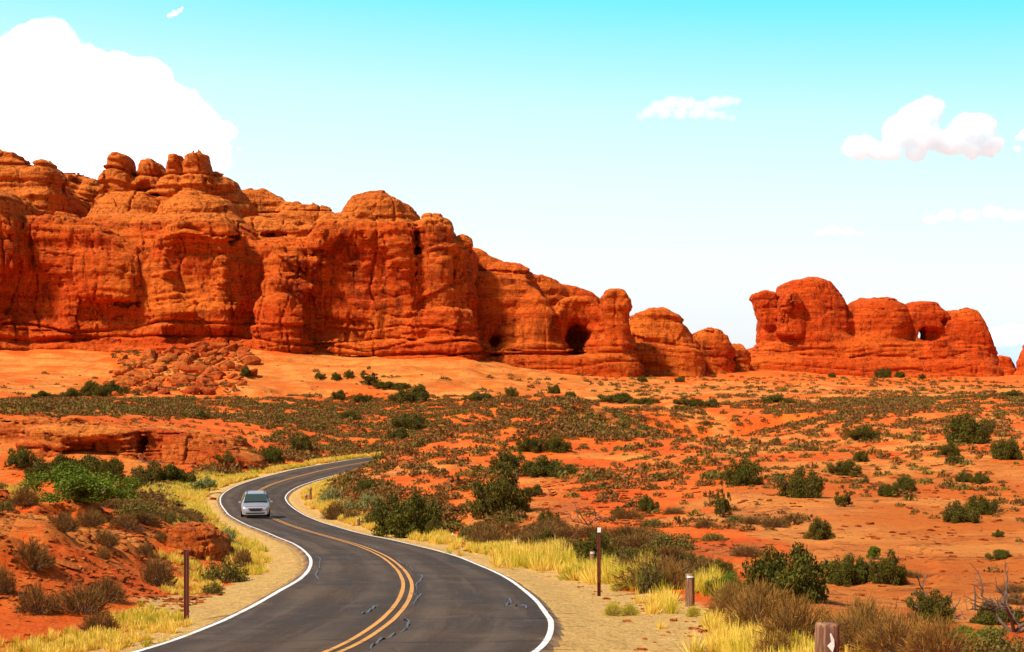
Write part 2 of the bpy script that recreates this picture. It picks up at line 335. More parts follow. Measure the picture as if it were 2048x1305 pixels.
# tilted slabs on the near left bank
lb = soft(PXc, PY, [(-300, 985), (60, 990), (330, 1050), (460, 1085), (440, 1150), (330, 1180), (120, 1160), (-300, 1120)], 18)
s2 = (Hd * 1.0 + GX * .22 + GY * .03 + fbm(GX / 5, GY / 5, GX * 0 + 8, 3) * .5) / .42
st2 = s2 - np.floor(s2); rag = sstep(-.3, .3, fbm(GX / 3, GY / 3, GX * 0 + 1, 3))
Hd += lb * (sstep(0, .16, st2) * (1 - st2)) * .8 * rag * sstep(4.5, 8, aoff)
Hd += lb * np.abs(fbm(GX / .9, GY / .9, GX * 0 + 4, 3)) * .2
SL = np.maximum(SL, lb * .8 * rag)
w_r = sstep(7.5, 3.6, aoff) if False else 1 - sstep(3.9, 9.5, aoff)
bed = rz_ - .06 - .10 * sstep(3.3, 4.6, aoff) - .25 * sstep(4.5, 8, aoff)
bed = np.where(aoff < 3.25, rz_ - .10, bed)
Hf = Hd * (1 - w_r) + bed * w_r
Hf += fbm(GX / .5, GY / .5, GX * 0, 2) * .025 * (aoff > 3.6) * (GY < 90)
HG = Hf
def ground(x, y):
    x = np.atleast_1d(np.asarray(x, float)); y = np.atleast_1d(np.asarray(y, float))
    r = np.hypot(x, y + OY); return bil(HG, rr, th, r, np.arctan2(x, y + OY))
DS = np.geomspace(9, 590, 1500)
def hit(px, py, dmin=9.0, dmax=590.0):
    """first point where the sight line through (px, py) meets the ground"""
    d = DS[(DS >= dmin) & (DS <= dmax)]; x = (px - CX) * d / F; z = CZ + (HY - py) * d / F
    g = ground(x, d); b = np.where(z <= g)[0]
    if len(b) == 0: return None
    i = b[0]
    if i > 0:
        a0 = z[i - 1] - g[i - 1]; a1 = z[i] - g[i]; t = a0 / (a0 - a1 + 1e-9); dd = d[i - 1] + t * (d[i] - d[i - 1])
    else: dd = d[0]
    x = (px - CX) * dd / F; return x, dd, float(ground(x, dd)[0])

ids = np.arange(NTH * NR).reshape(NR, NTH)
q = np.stack([ids[:-1, :-1], ids[:-1, 1:], ids[1:, 1:], ids[1:, :-1]], -1).reshape(-1, 4)
V = np.stack([GX, GY, HG], -1).reshape(-1, 3)
m = Mat('desert_ground', .95, .1)
slk = m.at('slick'); shd = m.at('shoulder')
n1 = m.noise(m.pos((.12, .12, .12)), 1, 6, .6); n2 = m.noise(m.pos((1.4, 1.4, 1.4)), 1, 8, .7); n3 = m.noise(m.pos((9, 9, 9)), 1, 5, .75)
dirt = m.mix(m.rng(n1, .35, .65), (.68, .085, .008), (.80, .15, .015)); dirt = m.mix(m.rng(n2, .45, .72, 0, .55), dirt, (.68, .20, .035)); dirt = m.mix(m.rng(n3, .54, .68, 0, .6), dirt, (.22, .035, .008)); dirt = m.mix(m.rng(m.noise(m.pos((4, 4, 4)), 1, 6, .7), .58, .66, 0, .6), dirt, (.20, .05, .015))
rk = m.mix(m.rng(n1, .38, .62), (.57, .135, .017), (.70, .235, .045)); bed_ = m.noise(m.pos((.05, .05, 2.2)), 1, 6, .6, .4)
rk = m.mix(m.rng(bed_, .54, .68, 0, .6), rk, (.42, .11, .035)); lnz = m.noise(m.pos((.16, .35, 1.1)), 1, 5, .65, .6); rk = m.mix(m.rng(m.math('ABSOLUTE', m.math('SUBTRACT', lnz, .5)), .010, .0, 0, .75), rk, (.16, .04, .012))
ln2 = m.noise(m.pos((.035, .07, .5)), 1, 6, .65, .8); rk = m.mix(m.rng(m.math('ABSOLUTE', m.math('SUBTRACT', ln2, .48)), .009, .0, 0, .8), rk, (.20, .05, .015)); rk = m.mix(m.rng(m.noise(m.pos((.02, .05, .3)), 1, 6, .7), .52, .66, 0, .7), rk, (.58, .10, .012)); rk = m.mix(m.rng(n2, .6, .75, 0, .5), rk, (.46, .16, .06)); rk = m.mix(m.rng(n3, .55, .7, 0, .3), rk, (.35, .1, .03))
sand = m.mix(m.rng(n3, .3, .7), (.58, .31, .085), (.76, .47, .16)); sand = m.mix(m.rng(n2, .5, .75, 0, .6), sand, (.46, .19, .05))
c = m.mix(m.rng(m.math('ADD', slk, m.math('MULTIPLY', m.math('SUBTRACT', m.math('ADD', n2, n1), 1.0), 1.6)), .3, .7), dirt, rk)
c = m.mix(m.rng(m.math('ADD', shd, m.math('MULTIPLY', m.math('SUBTRACT', n2, .5), .5)), .4, .65), c, sand)
b = m.bump(n2, .8, .45); b = m.bump(n3, .9, .07, b); b = m.bump(m.noise(m.pos((.4, .4, .4)), 1, 6, .65), .35, .8, b)
M_GROUND = m.fin(c, b)
me = mesh_np('ground', V, q, mats=[M_GROUND]); attr(me, 'slick', SL.ravel())
shm = 1 - sstep(np.where(off > 0, 4.4, 5.2), np.where(off > 0, 6.4, 7.5), aoff + fbm(GX / 3, GY / 3, GX * 0 + 7, 2) * 1.2)
# the wide sandy pull-out on the right near the camera
shm = np.maximum(shm, soft(PXc, np.minimum(PY, 1600), [(1100, 1130), (1260, 1180), (1330, 1190), (1420, 1225), (1480, 1260), (1640, 1330), (1700, 1700), (1000, 1700), (1040, 1200)], 22))
attr(me, 'shoulder', shm.ravel())
tag(link('ground', me), kind='structure')
print('ground', time.time() - T0)

# ------------------------------------------------------------------ road surface and paint
def ribbon(name, o0, o1, dz, mat, i0=0, i1=None, cols=None, parent=None, wob=0):
    cols = cols or [o0, o1]; idx = slice(i0, i1); n = len(RC[idx]); rows = []
    for k, o_ in enumerate(cols):
        oo = np.full(n, o_) if not callable(o_) else o_(idx)
        w = RC[idx][:, 4] / 2
        if wob: oo = oo + wob * vn(np.arange(n) * .35, np.full(n, k * 7.7), np.full(n, 1.5))
        c = RC[idx]; rows.append(np.c_[c[:, :2] + RN[idx] * oo[:, None], c[:, 2] + c[:, 3] * oo + dz])
    v = np.stack(rows, 1); nn = len(cols); ids = np.arange(n * nn).reshape(n, nn)
    qd = np.stack([ids[:-1, :-1], ids[1:, :-1], ids[1:, 1:], ids[:-1, 1:]], -1).reshape(-1, 4)
    qd = qd[:, ::-1]
    me = mesh_np(name, v.reshape(-1, 3), qd, mats=[mat]); return link(name, me, parent)
hw = lambda s, e: (lambda idx: s * (RC[idx][:, 4] / 2 + e))
m = Mat('asphalt', .88, .12)
a1 = m.noise(m.pos((.25, .25, .25)), 1, 5, .6, .5); a2 = m.noise(m.pos((14, 14, 14)), 1, 4, .8); a3 = m.noise(m.pos((60, 60, 60)), 1, 2, .8)
c = m.mix(m.rng(a1, .35, .65), (.046, .028, .019), (.078, .043, .024)); c = m.mix(m.rng(a2, .42, .62, 0, .6), c, (.026, .020, .017)); c = m.mix(m.rng(a3, .54, .66, 0, .6), c, (.19, .135, .10))
lat = m.at('lat'); run = m.at('run'); cb = m.n('ShaderNodeCombineXYZ'); m.l(lat, cb.inputs[0]); m.l(m.math('MULTIPLY', run, .06), cb.inputs[1]); sk = m.noise(cb.outputs[0], 2.6, 6, .7)
c = m.mix(m.rng(sk, .5, .66, 0, .45), c, (.120, .080, .055)); c = m.mix(m.rng(sk, .49, .36, 0, .4), c, (.040, .032, .030))
pt = m.noise(m.pos((.9, .9, .9)), 1, 7, .7, .3); c = m.mix(m.rng(pt, .53, .66, 0, .4), c, (.125, .085, .060)); c = m.mix(m.rng(pt, .46, .34, 0, .4), c, (.036, .028, .026))
ed = m.rng(m.math('ADD', m.math('ABSOLUTE', lat), m.math('MULTIPLY', m.math('SUBTRACT', pt, .5), 1.1)), 2.95, 3.3, 0, .75); c = m.mix(ed, c, (.36, .19, .08))
tr = m.rng(m.math('ABSOLUTE', m.math('SUBTRACT', m.math('ABSOLUTE', m.math('SUBTRACT', m.math('ABSOLUTE', lat), 1.5)), .75)), .1, .45, .4, 0)
c = m.mix(m.math('MULTIPLY', tr, m.rng(a1, .3, .6)), c, (.135, .092, .065))
M_ASPH = m.fin(c, m.bump(a3, .5, .01), m.rng(a1, .3, .7, .72, .9))
offs = [hw(1, .24), hw(1, .1), hw(.5, 0), (lambda i: 0 * RC[i][:, 0]), hw(-.5, 0), hw(-1, .1), hw(-1, .24)]
road = ribbon('road', 0, 0, 0, M_ASPH, cols=offs, wob=0)
co = np.empty(len(road.data.vertices) * 3, 'f4'); road.data.vertices.foreach_get('co', co); co = co.reshape(-1, 7, 3)
lt = np.stack([np.full(len(RC), k) for k in (3.3, 3.1, 1.5, 0, -1.5, -3.1, -3.3)], 1); attr(road.data, 'lat', lt.ravel()); attr(road.data, 'run', np.repeat(np.r_[0, np.cumsum(np.linalg.norm(np.diff(RC[:, :2], axis=0), axis=1))], 7))
co[:, 0, 2] -= .07; co[:, 6, 2] -= .07
ew = .08 * np.abs(fbm(np.arange(len(RC)) * .35, np.arange(len(RC)) * 0., np.arange(len(RC)) * 0., 3))
co[:, 0, :2] += RN * ew[:, None]; co[:, 6, :2] -= RN * ew[::-1, None]; road.data.vertices.foreach_set('co', co.ravel())
tag(road, kind='structure')
def paint(name, col, worn):
    m = Mat(name, .6, .4); n = m.noise(m.pos((7, 7, 7)), 1, 6, .75); n2 = m.noise(m.pos((.6, .6, .6)), 1, 4, .6)
    c = m.mix(m.rng(n, .50, .66, 0, .85), col, worn); c = m.mix(m.rng(n2, .45, .75, 0, .45), c, tuple(.6 * v for v in col)); return m.fin(c)
M_WHITE = paint('white_road_paint', (.78, .72, .66), (.25, .2, .17)); M_YEL = paint('yellow_road_paint', (.66, .27, .035), (.2, .12, .07))
for s in (1, -1):
    ribbon('edge_line', 0, 0, .006, M_WHITE, cols=[hw(s, .056), hw(s, -.056)][::s], parent=road, wob=.012)
for s in (1, -1):
    ribbon('centre_line', 0, 0, .006, M_YEL, cols=[(lambda i, k=s * .115 + .05: 0 * RC[i][:, 0] + k), (lambda i, k=s * .115 - .05: 0 * RC[i][:, 0] + k)], parent=road, wob=.01)

# ------------------------------------------------------------------ rock formations: solids modelled in a volume, then meshed
def prim(px0, px1, prof, D, T=40, r=6, rx=8, bat=0.05, zbot=None, tilt=0.0, k=1.2):
    return dict(px0=px0 - 3, px1=px1 + 3, prof=prof, D=D, T=T, r=r * .6, rx=rx * .6, bat=bat, zbot=zbot, tilt=tilt, k=k * 1.1)
def cut(px, py, D, rx, ry, rz, k=1.0): return (px, py, D, rx, ry, rz, k)     # ellipsoid: half-width m, half-depth m, half-height m
H4 = RNG.rand(64, 64, 64, 3).astype('f4')
def blocks(x, y, z, cw, ch):
    """jointed blocks: plan-view cells with wavering walls, cut into beds; returns an offset per block and how near a joint is"""
    u = x / cw + .42 * fbm(x / cw * .8, y / cw * .8, z / (cw * 1.3), 3); w = y / cw + .42 * fbm(x / cw * .8 + 40, y / cw * .8, z / (cw * 3), 2); ui = np.floor(u).astype('i4'); wi = np.floor(w).astype('i4'); f1 = np.full(len(x), 9., 'f4'); f2 = f1.copy(); ci = np.zeros(len(x), 'i4'); cj = ci.copy()
    for a in (-1, 0, 1):
        for b in (-1, 0, 1):
            h = H4[(ui + a) & 63, (wi + b) & 63, 7]; d = (ui + a + .15 + .7 * h[:, 0] - u) ** 2 + (wi + b + .15 + .7 * h[:, 1] - w) ** 2
            n_ = d < f1; f2 = np.where(n_, f1, np.minimum(f2, d)); f1 = np.where(n_, d, f1); ci = np.where(n_, ui + a, ci); cj = np.where(n_, wi + b, cj)
    jd = (np.sqrt(f2) - np.sqrt(f1)) * cw
    zz = z / ch + .9 * fbm(x / 28, y / 28, z * 0, 3) + H4[ci & 63, cj & 63, 3][:, 2] * 1.6; zi = np.floor(zz).astype('i4'); fz = zz - zi
    return (H4[ci & 63, cj & 63, zi & 63][:, 0] - .5), jd, np.minimum(fz, 1 - fz) * ch
def solid(name, prims, cuts, res, zmin, mat, amp=1.0, feat=1.0, massive=None, jnt=1.0, #
   seams=(), xlim=None, cracks=1.0, seed=0, lean=None):
    bx = []
    for p in prims:
        Dm = p['D'] + min(p['r'], 8) * .6; p['xs'] = np.array([(a - CX) * Dm / F for a, _ in p['prof']]); p['zs'] = np.array([CZ + (HY - b_) * Dm / F for _, b_ in p['prof']])
        p['x0'] = (p['px0'] - CX) * Dm / F; p['x1'] = (p['px1'] - CX) * Dm / F; g = p['bat'] * (p['zs'].max() - zmin) + 4 * feat
        p['bb'] = (p['x0'] - g, p['x1'] + g, p['D'] - g, p['D'] + p['T'] + g, (p['zbot'] - 4 * feat if p['zbot'] is not None else zmin), p['zs'].max() + 4 * feat)
        bx.append(p['bb'])
    bx = np.array(bx); lo = np.array([bx[:, 0].min(), bx[:, 2].min(), zmin]); hi = np.array([bx[:, 1].max(), bx[:, 3].max(), bx[:, 5].max()])
    if xlim: lo[0] = max(lo[0], xlim[0]); hi[0] = min(hi[0], xlim[1])
    n = np.ceil((hi - lo) / res).astype(int); ax = [(lo[i] + np.arange(n[i]) * res).astype('f4') for i in range(3)]
    Fd = np.full(n, 20.0 * feat, 'f4')
    for p in prims:
        b_ = p['bb']; sl = [slice(max(0, np.searchsorted(ax[i], b_[2 * i]) - 1), np.searchsorted(ax[i], b_[2 * i + 1]) + 1) for i in range(3)]
        X = ax[0][sl[0]][:, None, None]; Y = ax[1][sl[1]][None, :, None]; Z = ax[2][sl[2]][None, None, :]
        top = np.interp(X, p['xs'], p['zs']).astype('f4'); zmx = p['zs'].max()
        hx = (p['x1'] - p['x0']) / 2; hy = p['T'] / 2; rx = min(p['rx'], hx * .98, hy * .98)
        gx = np.abs(X - (p['x0'] + p['x1']) / 2 - p['tilt'] * (Z - zmx)) - hx + rx; gy = np.abs(Y - p['D'] - hy) - hy + rx
        d2 = np.sqrt(np.maximum(gx, 0) ** 2 + np.maximum(gy, 0) ** 2) + np.minimum(np.maximum(gx, gy), 0) - rx
        d2 = d2 + p['bat'] * (Z - zmx) / math.sqrt(1 + p['bat'] ** 2)
        dz = Z - top - .04 * (Y - p['D'] - p['r']) * 0; r = p['r']; u = d2 + r; v = dz + r
        d = np.sqrt(np.maximum(u, 0) ** 2 + np.maximum(v, 0) ** 2) + np.minimum(np.maximum(u, v), 0) - r
        if p['zbot'] is not None:
            wv = (p['zbot'] - Z) + min(r, 3); uu = d + min(r, 3); d = np.sqrt(np.maximum(uu, 0) ** 2 + np.maximum(wv, 0) ** 2) + np.minimum(np.maximum(uu, wv), 0) - min(r, 3)
        S = Fd[sl[0], sl[1], sl[2]]; k = p['k']; h = np.maximum(k - np.abs(S - d), 0) / k
        Fd[sl[0], sl[1], sl[2]] = np.minimum(S, d) - h * h * k * .25
    for (px, py, D, ex, ey, ez, k) in cuts:
        c0 = P(px, py, D); e = (ex, ey, ez); sl = [slice(max(0, np.searchsorted(ax[i], c0[i] - e[i] * 1.5 - 2)), np.searchsorted(ax[i], c0[i] + e[i] * 1.5 + 2)) for i in range(3)]
        X = (ax[0][sl[0]][:, None, None] - c0[0]) / ex; Y = (ax[1][sl[1]][None, :, None] - c0[1]) / ey; Z = (ax[2][sl[2]][None, None, :] - c0[2]) / ez
        q_ = np.sqrt(X * X + Y * Y + Z * Z); d = -(q_ - 1) * min(e) * np.clip(q_, 1, 1.3)
        S = Fd[sl[0], sl[1], sl[2]]; h = np.maximum(k - np.abs(S - d), 0) / k
        Fd[sl[0], sl[1], sl[2]] = np.maximum(S, d) + h * h * k * .25
    I = np.where(np.abs(Fd) < 5.0 * feat); x = ax[0][I[0]]; y = ax[1][I[1]]; z = ax[2][I[2]]; o = seed * 3.7; f = feat
    lw = 1.0
    if massive: lw = 1 - .8 * sstep(massive[0] - 4, massive[0] + 3, z) * (1 - sstep(massive[1] - 4, massive[1] + 5, z)) * sstep(-.5, .1, vn(x / 31 + o, y / 31, z / 31))
    dsp = -1.0 + fbm(x / (17 * f) + o, y / (17 * f), z / (14 * f), 3) * 1.3 + fbm(x / (4.5 * f) + o, y / (4.5 * f), z / (3.2 * f), 4) * .6
    bl = fbm(x / (8 * f) + o + 31, y / (8 * f), z / (11 * f), 2) * 3.2; dsp = dsp + (bl - np.floor(bl) - .5) * .9 * sstep(.1, .5, vn(x / (19 * f) + 3, y / (19 * f), z / (19 * f) + o)) * .6       # spalled slabs with sharp edges
    dsp = dsp + fbm(x / (1.7 * f) + o, y / (1.7 * f), z / (1.1 * f), 2) * .38
    b1, j1, e1 = blocks(x + o, y, z, 12.5 * f, 15 * f); b2, j2, e2 = blocks(x + 50 + o, y, z, 4.6 * f, 5.0 * f); vm = sstep(-.45, .1, vn(x / (26 * f) + 60, y / (26 * f), z / (20 * f)))
    gm1 = sstep(-.15, .35, vn(x / (15 * f) + 77, y / (15 * f), z / (17 * f))); ve = sstep(-.1, .3, vn(x / (20 * f) + 7, y / (20 * f), z / (9 * f)))
    dsp = dsp + jnt * (b1 * 2.0 * (.3 + .7 * vm) + b2 * .7 * vm + np.exp(-(j1 / (.40 * f)) ** 2) * 1.8 * gm1 + np.exp(-(j2 / (.28 * f)) ** 2) * .7 * vm * gm1 + np.exp(-(e1 / (.30 * f)) ** 2) * .7 * ve + np.exp(-(e2 / (.22 * f)) ** 2) * .4 * vm * ve)
    dsp = dsp + (1 - lw) * fbm(x / (3.2 * f) + o, y / (3.2 * f), z / (45 * f), 3) * .9
    zw = z + fbm(x / (24 * f) + o, y / (24 * f), z / (60 * f), 2) * 4.0 * f
    s1 = np.tanh(2.5 * vn(zw / (2.6 * f), x / (70 * f) + o, y / (70 * f))); s2_ = vn(zw / (.95 * f) + 7, x / (40 * f) + o, y / (40 * f))
    dsp = dsp + (s1 * .7 + s2_ * .6) * (.25 + .75 * lw)
    zn = (z - zmin) / f
    part_ = np.abs(vn(zw / (5.5 * f) + 3, x / (110 * f) + o, y / (110 * f)));  dsp = dsp + np.exp(-(part_ / .045) ** 2) * 1.5 * lw       # deep bedding partings
    cz = sstep(-.1, .3, vn(x / (30 * f) + 9, y / (30 * f), z / (30 * f) + o))
    cr1 = np.abs(fbm(x / (13 * f) + 5 + o, y / (13 * f), z / (75 * f), 3)); dsp = dsp + np.exp(-(cr1 / .016) ** 2) * 2.6 * cracks * cz          # joints
    cr2 = np.abs(fbm(x / (6 * f) + 25 + o, y / (9 * f), z / (9 * f), 2)); dsp = dsp + np.exp(-(cr2 / .03) ** 2) * .5 * cracks
    for (zs_, w_, a_, wl) in seams:                                                                                                    # crumpled soft beds near the foot
        zc = zs_ + fbm(x / wl + zs_, y / (wl * 2), z * 0, 3) * 3.2; dsp = dsp + a_ * np.exp(-((z - zc) / w_) ** 2)
    Fd[I] += (dsp * amp * f).astype('f4')
    Fd = np.clip(Fd, -3 * feat, 3 * feat)
    Fd[0], Fd[-1], Fd[:, 0], Fd[:, -1], Fd[:, :, -1] = [3 * feat] * 5
    Fd[:, :, 0] = 3 * feat
    g = vdb.FloatGrid(3.0 * feat); g.copyFromArray(Fd); pts, tris, quads = g.convertToPolygons(0.0, 0.0)
    pts = pts * res + lo
    # keep only the side that can ever be seen (drop buried bottom)
    me = mesh_np(name, pts, quads, tris if len(tris) else None, mats=[mat]); print(name, n, len(quads), round(time.time() - T0, 1))
    return link(name, me)

RES = 0.43
pr = prim
main = [
 # skyline, left to right
 pr(-150, 112, [(-200, 290), (-60, 300), (0, 310), (30, 318), (55, 338), (75, 350), (112, 372)], 482, 50, 7, 14, .12),
 pr(62, 106, [(62, 326), (72, 320), (90, 318), (106, 332)], 478, 16, 6, 8, .03, zbot=CZ + 55),
 pr(100, 196, [(100, 350), (130, 346), (165, 352), (196, 368)], 512, 30, 6, 10, .08),
 pr(208, 258, [(208, 322), (216, 308), (235, 305), (252, 312), (258, 332)], 488, 14, 5, 9, .035, k=.4),
 pr(198, 266, [(198, 372), (205, 345), (230, 350), (266, 352)], 489, 18, 4, 9, .10, k=.6),
 pr(270, 312, [(270, 332), (280, 324), (300, 325), (312, 334)], 490, 14, 5, 8, .03, k=.4),
 pr(306, 328, [(306, 338), (318, 334), (328, 342)], 497, 12, 3, 5, .04, k=.4),
 pr(333, 362, [(333, 326), (342, 313), (352, 312), (362, 326)], 485, 12, 5, 7, .03, k=.4),
 pr(370, 414, [(370, 318), (378, 306), (395, 304), (406, 311), (414, 332)], 483, 15, 6, 9, .035, k=.4),
 pr(320, 440, [(320, 352), (400, 350), (440, 366)], 487, 22, 4, 8, .15),
 pr(408, 478, [(408, 345), (430, 346), (455, 362), (470, 380), (478, 400)], 492, 24, 5, 9, .10),
 pr(468, 572, [(468, 386), (500, 384), (530, 388), (560, 398), (572, 410)], 516, 34, 5, 10, .08),
 pr(556, 672, [(556, 414), (585, 411), (625, 413), (650, 424), (672, 438)], 512, 34, 5, 10, .08),
 # pale sloping skirts under the knobs
 pr(196, 300, [(196, 384), (300, 384)], 478, 22, 5, 18, .85), pr(330, 440, [(330, 388), (440, 388)], 472, 24, 5, 20, .8),
 pr(120, 480, [(120, 436), (300, 432), (480, 440)], 464, 60, 10, 20, .5),
 pr(440, 660, [(440, 448), (520, 436), (600, 440), (660, 450)], 482, 40, 6, 14, .45),
 pr(470, 650, [(470, 492), (560, 478), (650, 486)], 464, 40, 6, 14, .35),
 # big domes and walls to the right
 pr(676, 836, [(676, 424), (690, 407), (735, 398), (762, 394), (792, 403), (820, 414), (836, 432)], 472, 50, 8, 18, .08),
 pr(640, 746, [(640, 434), (655, 428), (735, 430), (746, 438)], 462, 16, 3, 6, .02, zbot=CZ + 48),
 pr(600, 832, [(600, 486), (640, 448), (690, 446), (760, 450), (832, 444)], 451, 60, 7, 14, .03),
 pr(828, 914, [(828, 432), (850, 423), (880, 428), (900, 442), (914, 466)], 456, 40, 8, 14, .03),
 pr(862, 936, [(862, 500), (905, 488), (936, 500)], 460, 34, 6, 8, .02),
 pr(906, 940, [(906, 474), (922, 466), (940, 478)], 463, 10, 4, 5, 0, zbot=CZ + 43),
 pr(912, 944, [(912, 494), (930, 492), (944, 500)], 466, 26, 3, 6, .02),
 pr(-200, 64, [(-200, 372), (-40, 378), (4, 392), (26, 430), (40, 456), (64, 540)], 441, 40, 10, 22, .04),
 pr(-160, 300, [(-160, 428), (60, 430), (120, 432), (190, 452), (250, 490), (300, 512)], 450, 50, 7, 16, .10),
 pr(148, 262, [(148, 500), (180, 494), (262, 516)], 446, 20, 3, 8, .06),
 pr(286, 484, [(286, 520), (306, 476), (338, 448), (380, 434), (432, 434), (462, 454), (484, 492)], 447, 50, 7, 20, .07),
 pr(296, 478, [(296, 612), (478, 612)], 443.5, 20, 3, 14, .06),
 pr(330, 470, [(330, 452), (370, 437), (440, 437), (470, 462)], 445.5, 12, 2.5, 10, 0, zbot=CZ + 44),
 pr(470, 548, [(470, 488), (548, 502)], 456, 40, 6, 10, .06),
 pr(536, 604, [(536, 508), (560, 498), (604, 490)], 448, 20, 5, 7, .05),
 pr(520, 590, [(520, 600), (548, 588), (578, 592), (590, 610)], 441, 16, 5, 6, .16),
 pr(538, 566, [(538, 560), (550, 552), (566, 560)], 443, 10, 4, 4, .05),
 pr(596, 700, [(596, 652), (700, 652)], 447, 20, 3, 8, .08), pr(690, 940, [(690, 646), (760, 640), (820, 622), (940, 622)], 448, 30, 3, 12, .06),
 pr(-200, 950, [(-200, 660), (300, 668), (600, 676), (950, 680)], 445, 40, 2, 10, .10),
]
cuts = [
 cut(700, 590, 450, 17, 7, 21, .8), cut(640, 640, 449, 8, 8, 14, 1.2), cut(770, 610, 450, 10, 5, 12, 1.5), cut(80, 590, 442, 14, 9, 13, 2), cut(215, 640, 446, 15, 5, 8, 1.5), cut(250, 606, 443, 9.5, 12, 2.6, .5), cut(496, 640, 448, 5, 9, 5.5, 1), cut(392, 530, 444, 12.5, 6, 14, .8), cut(372, 660, 443, 9, 4, 6, 1),
 cut(540, 470, 480, 10, 7, 2.2, 1), cut(600, 455, 486, 9, 8, 1.8, 1), cut(832, 500, 454, 1.8, 12, 16, 1), cut(150, 345, 508, 4, 8, 7, 1.5), cut(255, 480, 446, 4, 5, 3, 1), cut(262, 560, 444, 1.2, 4, 11, 1),
 cut(908, 560, 450, 2.2, 9, 20, 1), cut(620, 470, 470, 9, 8, 2.2, .6), cut(500, 430, 512, 9, 8, 1.8, .6), cut(60, 600, 438, 5, 7, 8, 2), cut(460, 470, 452, 6, 7, 4, 1), cut(285, 372, 488, 4, 8, 3, 1)]
CS = [(CZ + 9.0, .45, 1.8, 22), (CZ + 12.5, .35, 1.4, 26), (CZ + 16.5, .4, 1.3, 30), (CZ + 6.5, .35, 1.0, 20)]
o = solid('sandstone_cliff', main, cuts, RES, CZ - 4, M_CLIFF, 1.0, 1.0, jnt=.75, massive=(CZ + 17, CZ + 45), seams=CS, seed=1, xlim=(-205, 999))
tag(o, 'huge red sandstone cliff crowned with rounded knobs, filling the left side above the road', 'cliff')
arch = [
 pr(930, 1010, [(930, 494), (958, 503), (985, 522), (1010, 530)], 488, 40, 6, 12, .05),
 pr(972, 1066, [(972, 536), (1000, 530), (1040, 535), (1066, 548)], 482, 40, 5, 10, .05),
 pr(1050, 1128, [(1050, 547), (1085, 550), (1110, 562), (1128, 572)], 500, 40, 5, 10, .05),
 pr(1108, 1212, [(1108, 568), (1150, 576), (1170, 586), (1212, 606)], 506, 40, 5, 10, .05),
 pr(930, 1100, [(930, 540), (985, 545), (1050, 556), (1080, 590), (1100, 620)], 472, 40, 6, 12, .06),
 pr(1040, 1120, [(1040, 590), (1080, 590), (1120, 630)], 468, 40, 6, 12, .12),
 pr(1090, 1212, [(1090, 650), (1104, 620), (1124, 600), (1150, 589), (1178, 592), (1196, 604), (1206, 622)], 472, 36, 7, 9, .05),
 pr(1209, 1257, [(1209, 590), (1216, 582), (1238, 580), (1250, 584), (1257, 594)], 464, 12, 2, 4, 0, zbot=CZ + 23, k=.5),
 pr(1212, 1250, [(1212, 600), (1250, 600)], 465, 14, 3, 4, .03, k=.5), pr(1200, 1262, [(1200, 672), (1262, 672)], 467, 20, 3, 6, .16),
 pr(930, 1270, [(930, 700), (1100, 706), (1200, 712), (1270, 718)], 466, 40, 2, 8, .15)]
acuts = [cut(1153, 676, 476, 4.6, 22, 6.0, .5), cut(1166, 668, 474, 3.6, 14, 4.0, .4), cut(1158, 655, 468, 8.5, 8, 10, 2.5), cut(1166, 690, 466, 3, 6, 4, 1), cut(988, 688, 470, 2.7, 14, 3.4, .5), cut(990, 680, 468, 4, 5, 5, 1.5), cut(1112, 610, 470, 1.6, 9, 4, 1), cut(1060, 560, 480, 6, 5, 2, 1)]
o = solid('arch_cliff', arch, acuts, .5, CZ - 6, M_CLIFF, .8, 1.0, jnt=.6, massive=(CZ + 12, CZ + 24), seams=[(CZ + 8, .4, 1.3, 20), (CZ + 5, .35, 1, 18)], seed=4)
tag(o, 'red sandstone fin with a dark arch opening and a square-topped pillar, below the big cliff', 'cliff')
for nm, pl, sd_, lb_ in (('rock_dome', [pr(1252, 1392, [(1252, 644), (1275, 634), (1300, 622), (1332, 620), (1358, 632), (1378, 652), (1392, 668)], 492, 40, 9, 16, .06), pr(1240, 1400, [(1240, 690), (1400, 694)], 484, 40, 5, 12, .2)], 6, 'rounded red rock dome just right of the square-topped pillar'),
                 ('rock_dome', [pr(1384, 1466, [(1384, 670), (1400, 661), (1432, 660), (1455, 670), (1466, 690)], 512, 26, 7, 11, .04)], 7, 'smaller red rock dome between the big dome and the last low knob'),
                 ('rock_dome', [pr(1458, 1494, [(1458, 692), (1472, 686), (1486, 690), (1494, 704)], 530, 14, 4, 6, .04)], 8, 'lowest red rock knob beside the gap of open sky')):
    tag(solid(nm, pl, [], .5, CZ - 8, M_CLIFF, .6, 1.0, seams=[(CZ + 8, .35, .8, 20)], seed=sd_), lb_, 'rock dome')
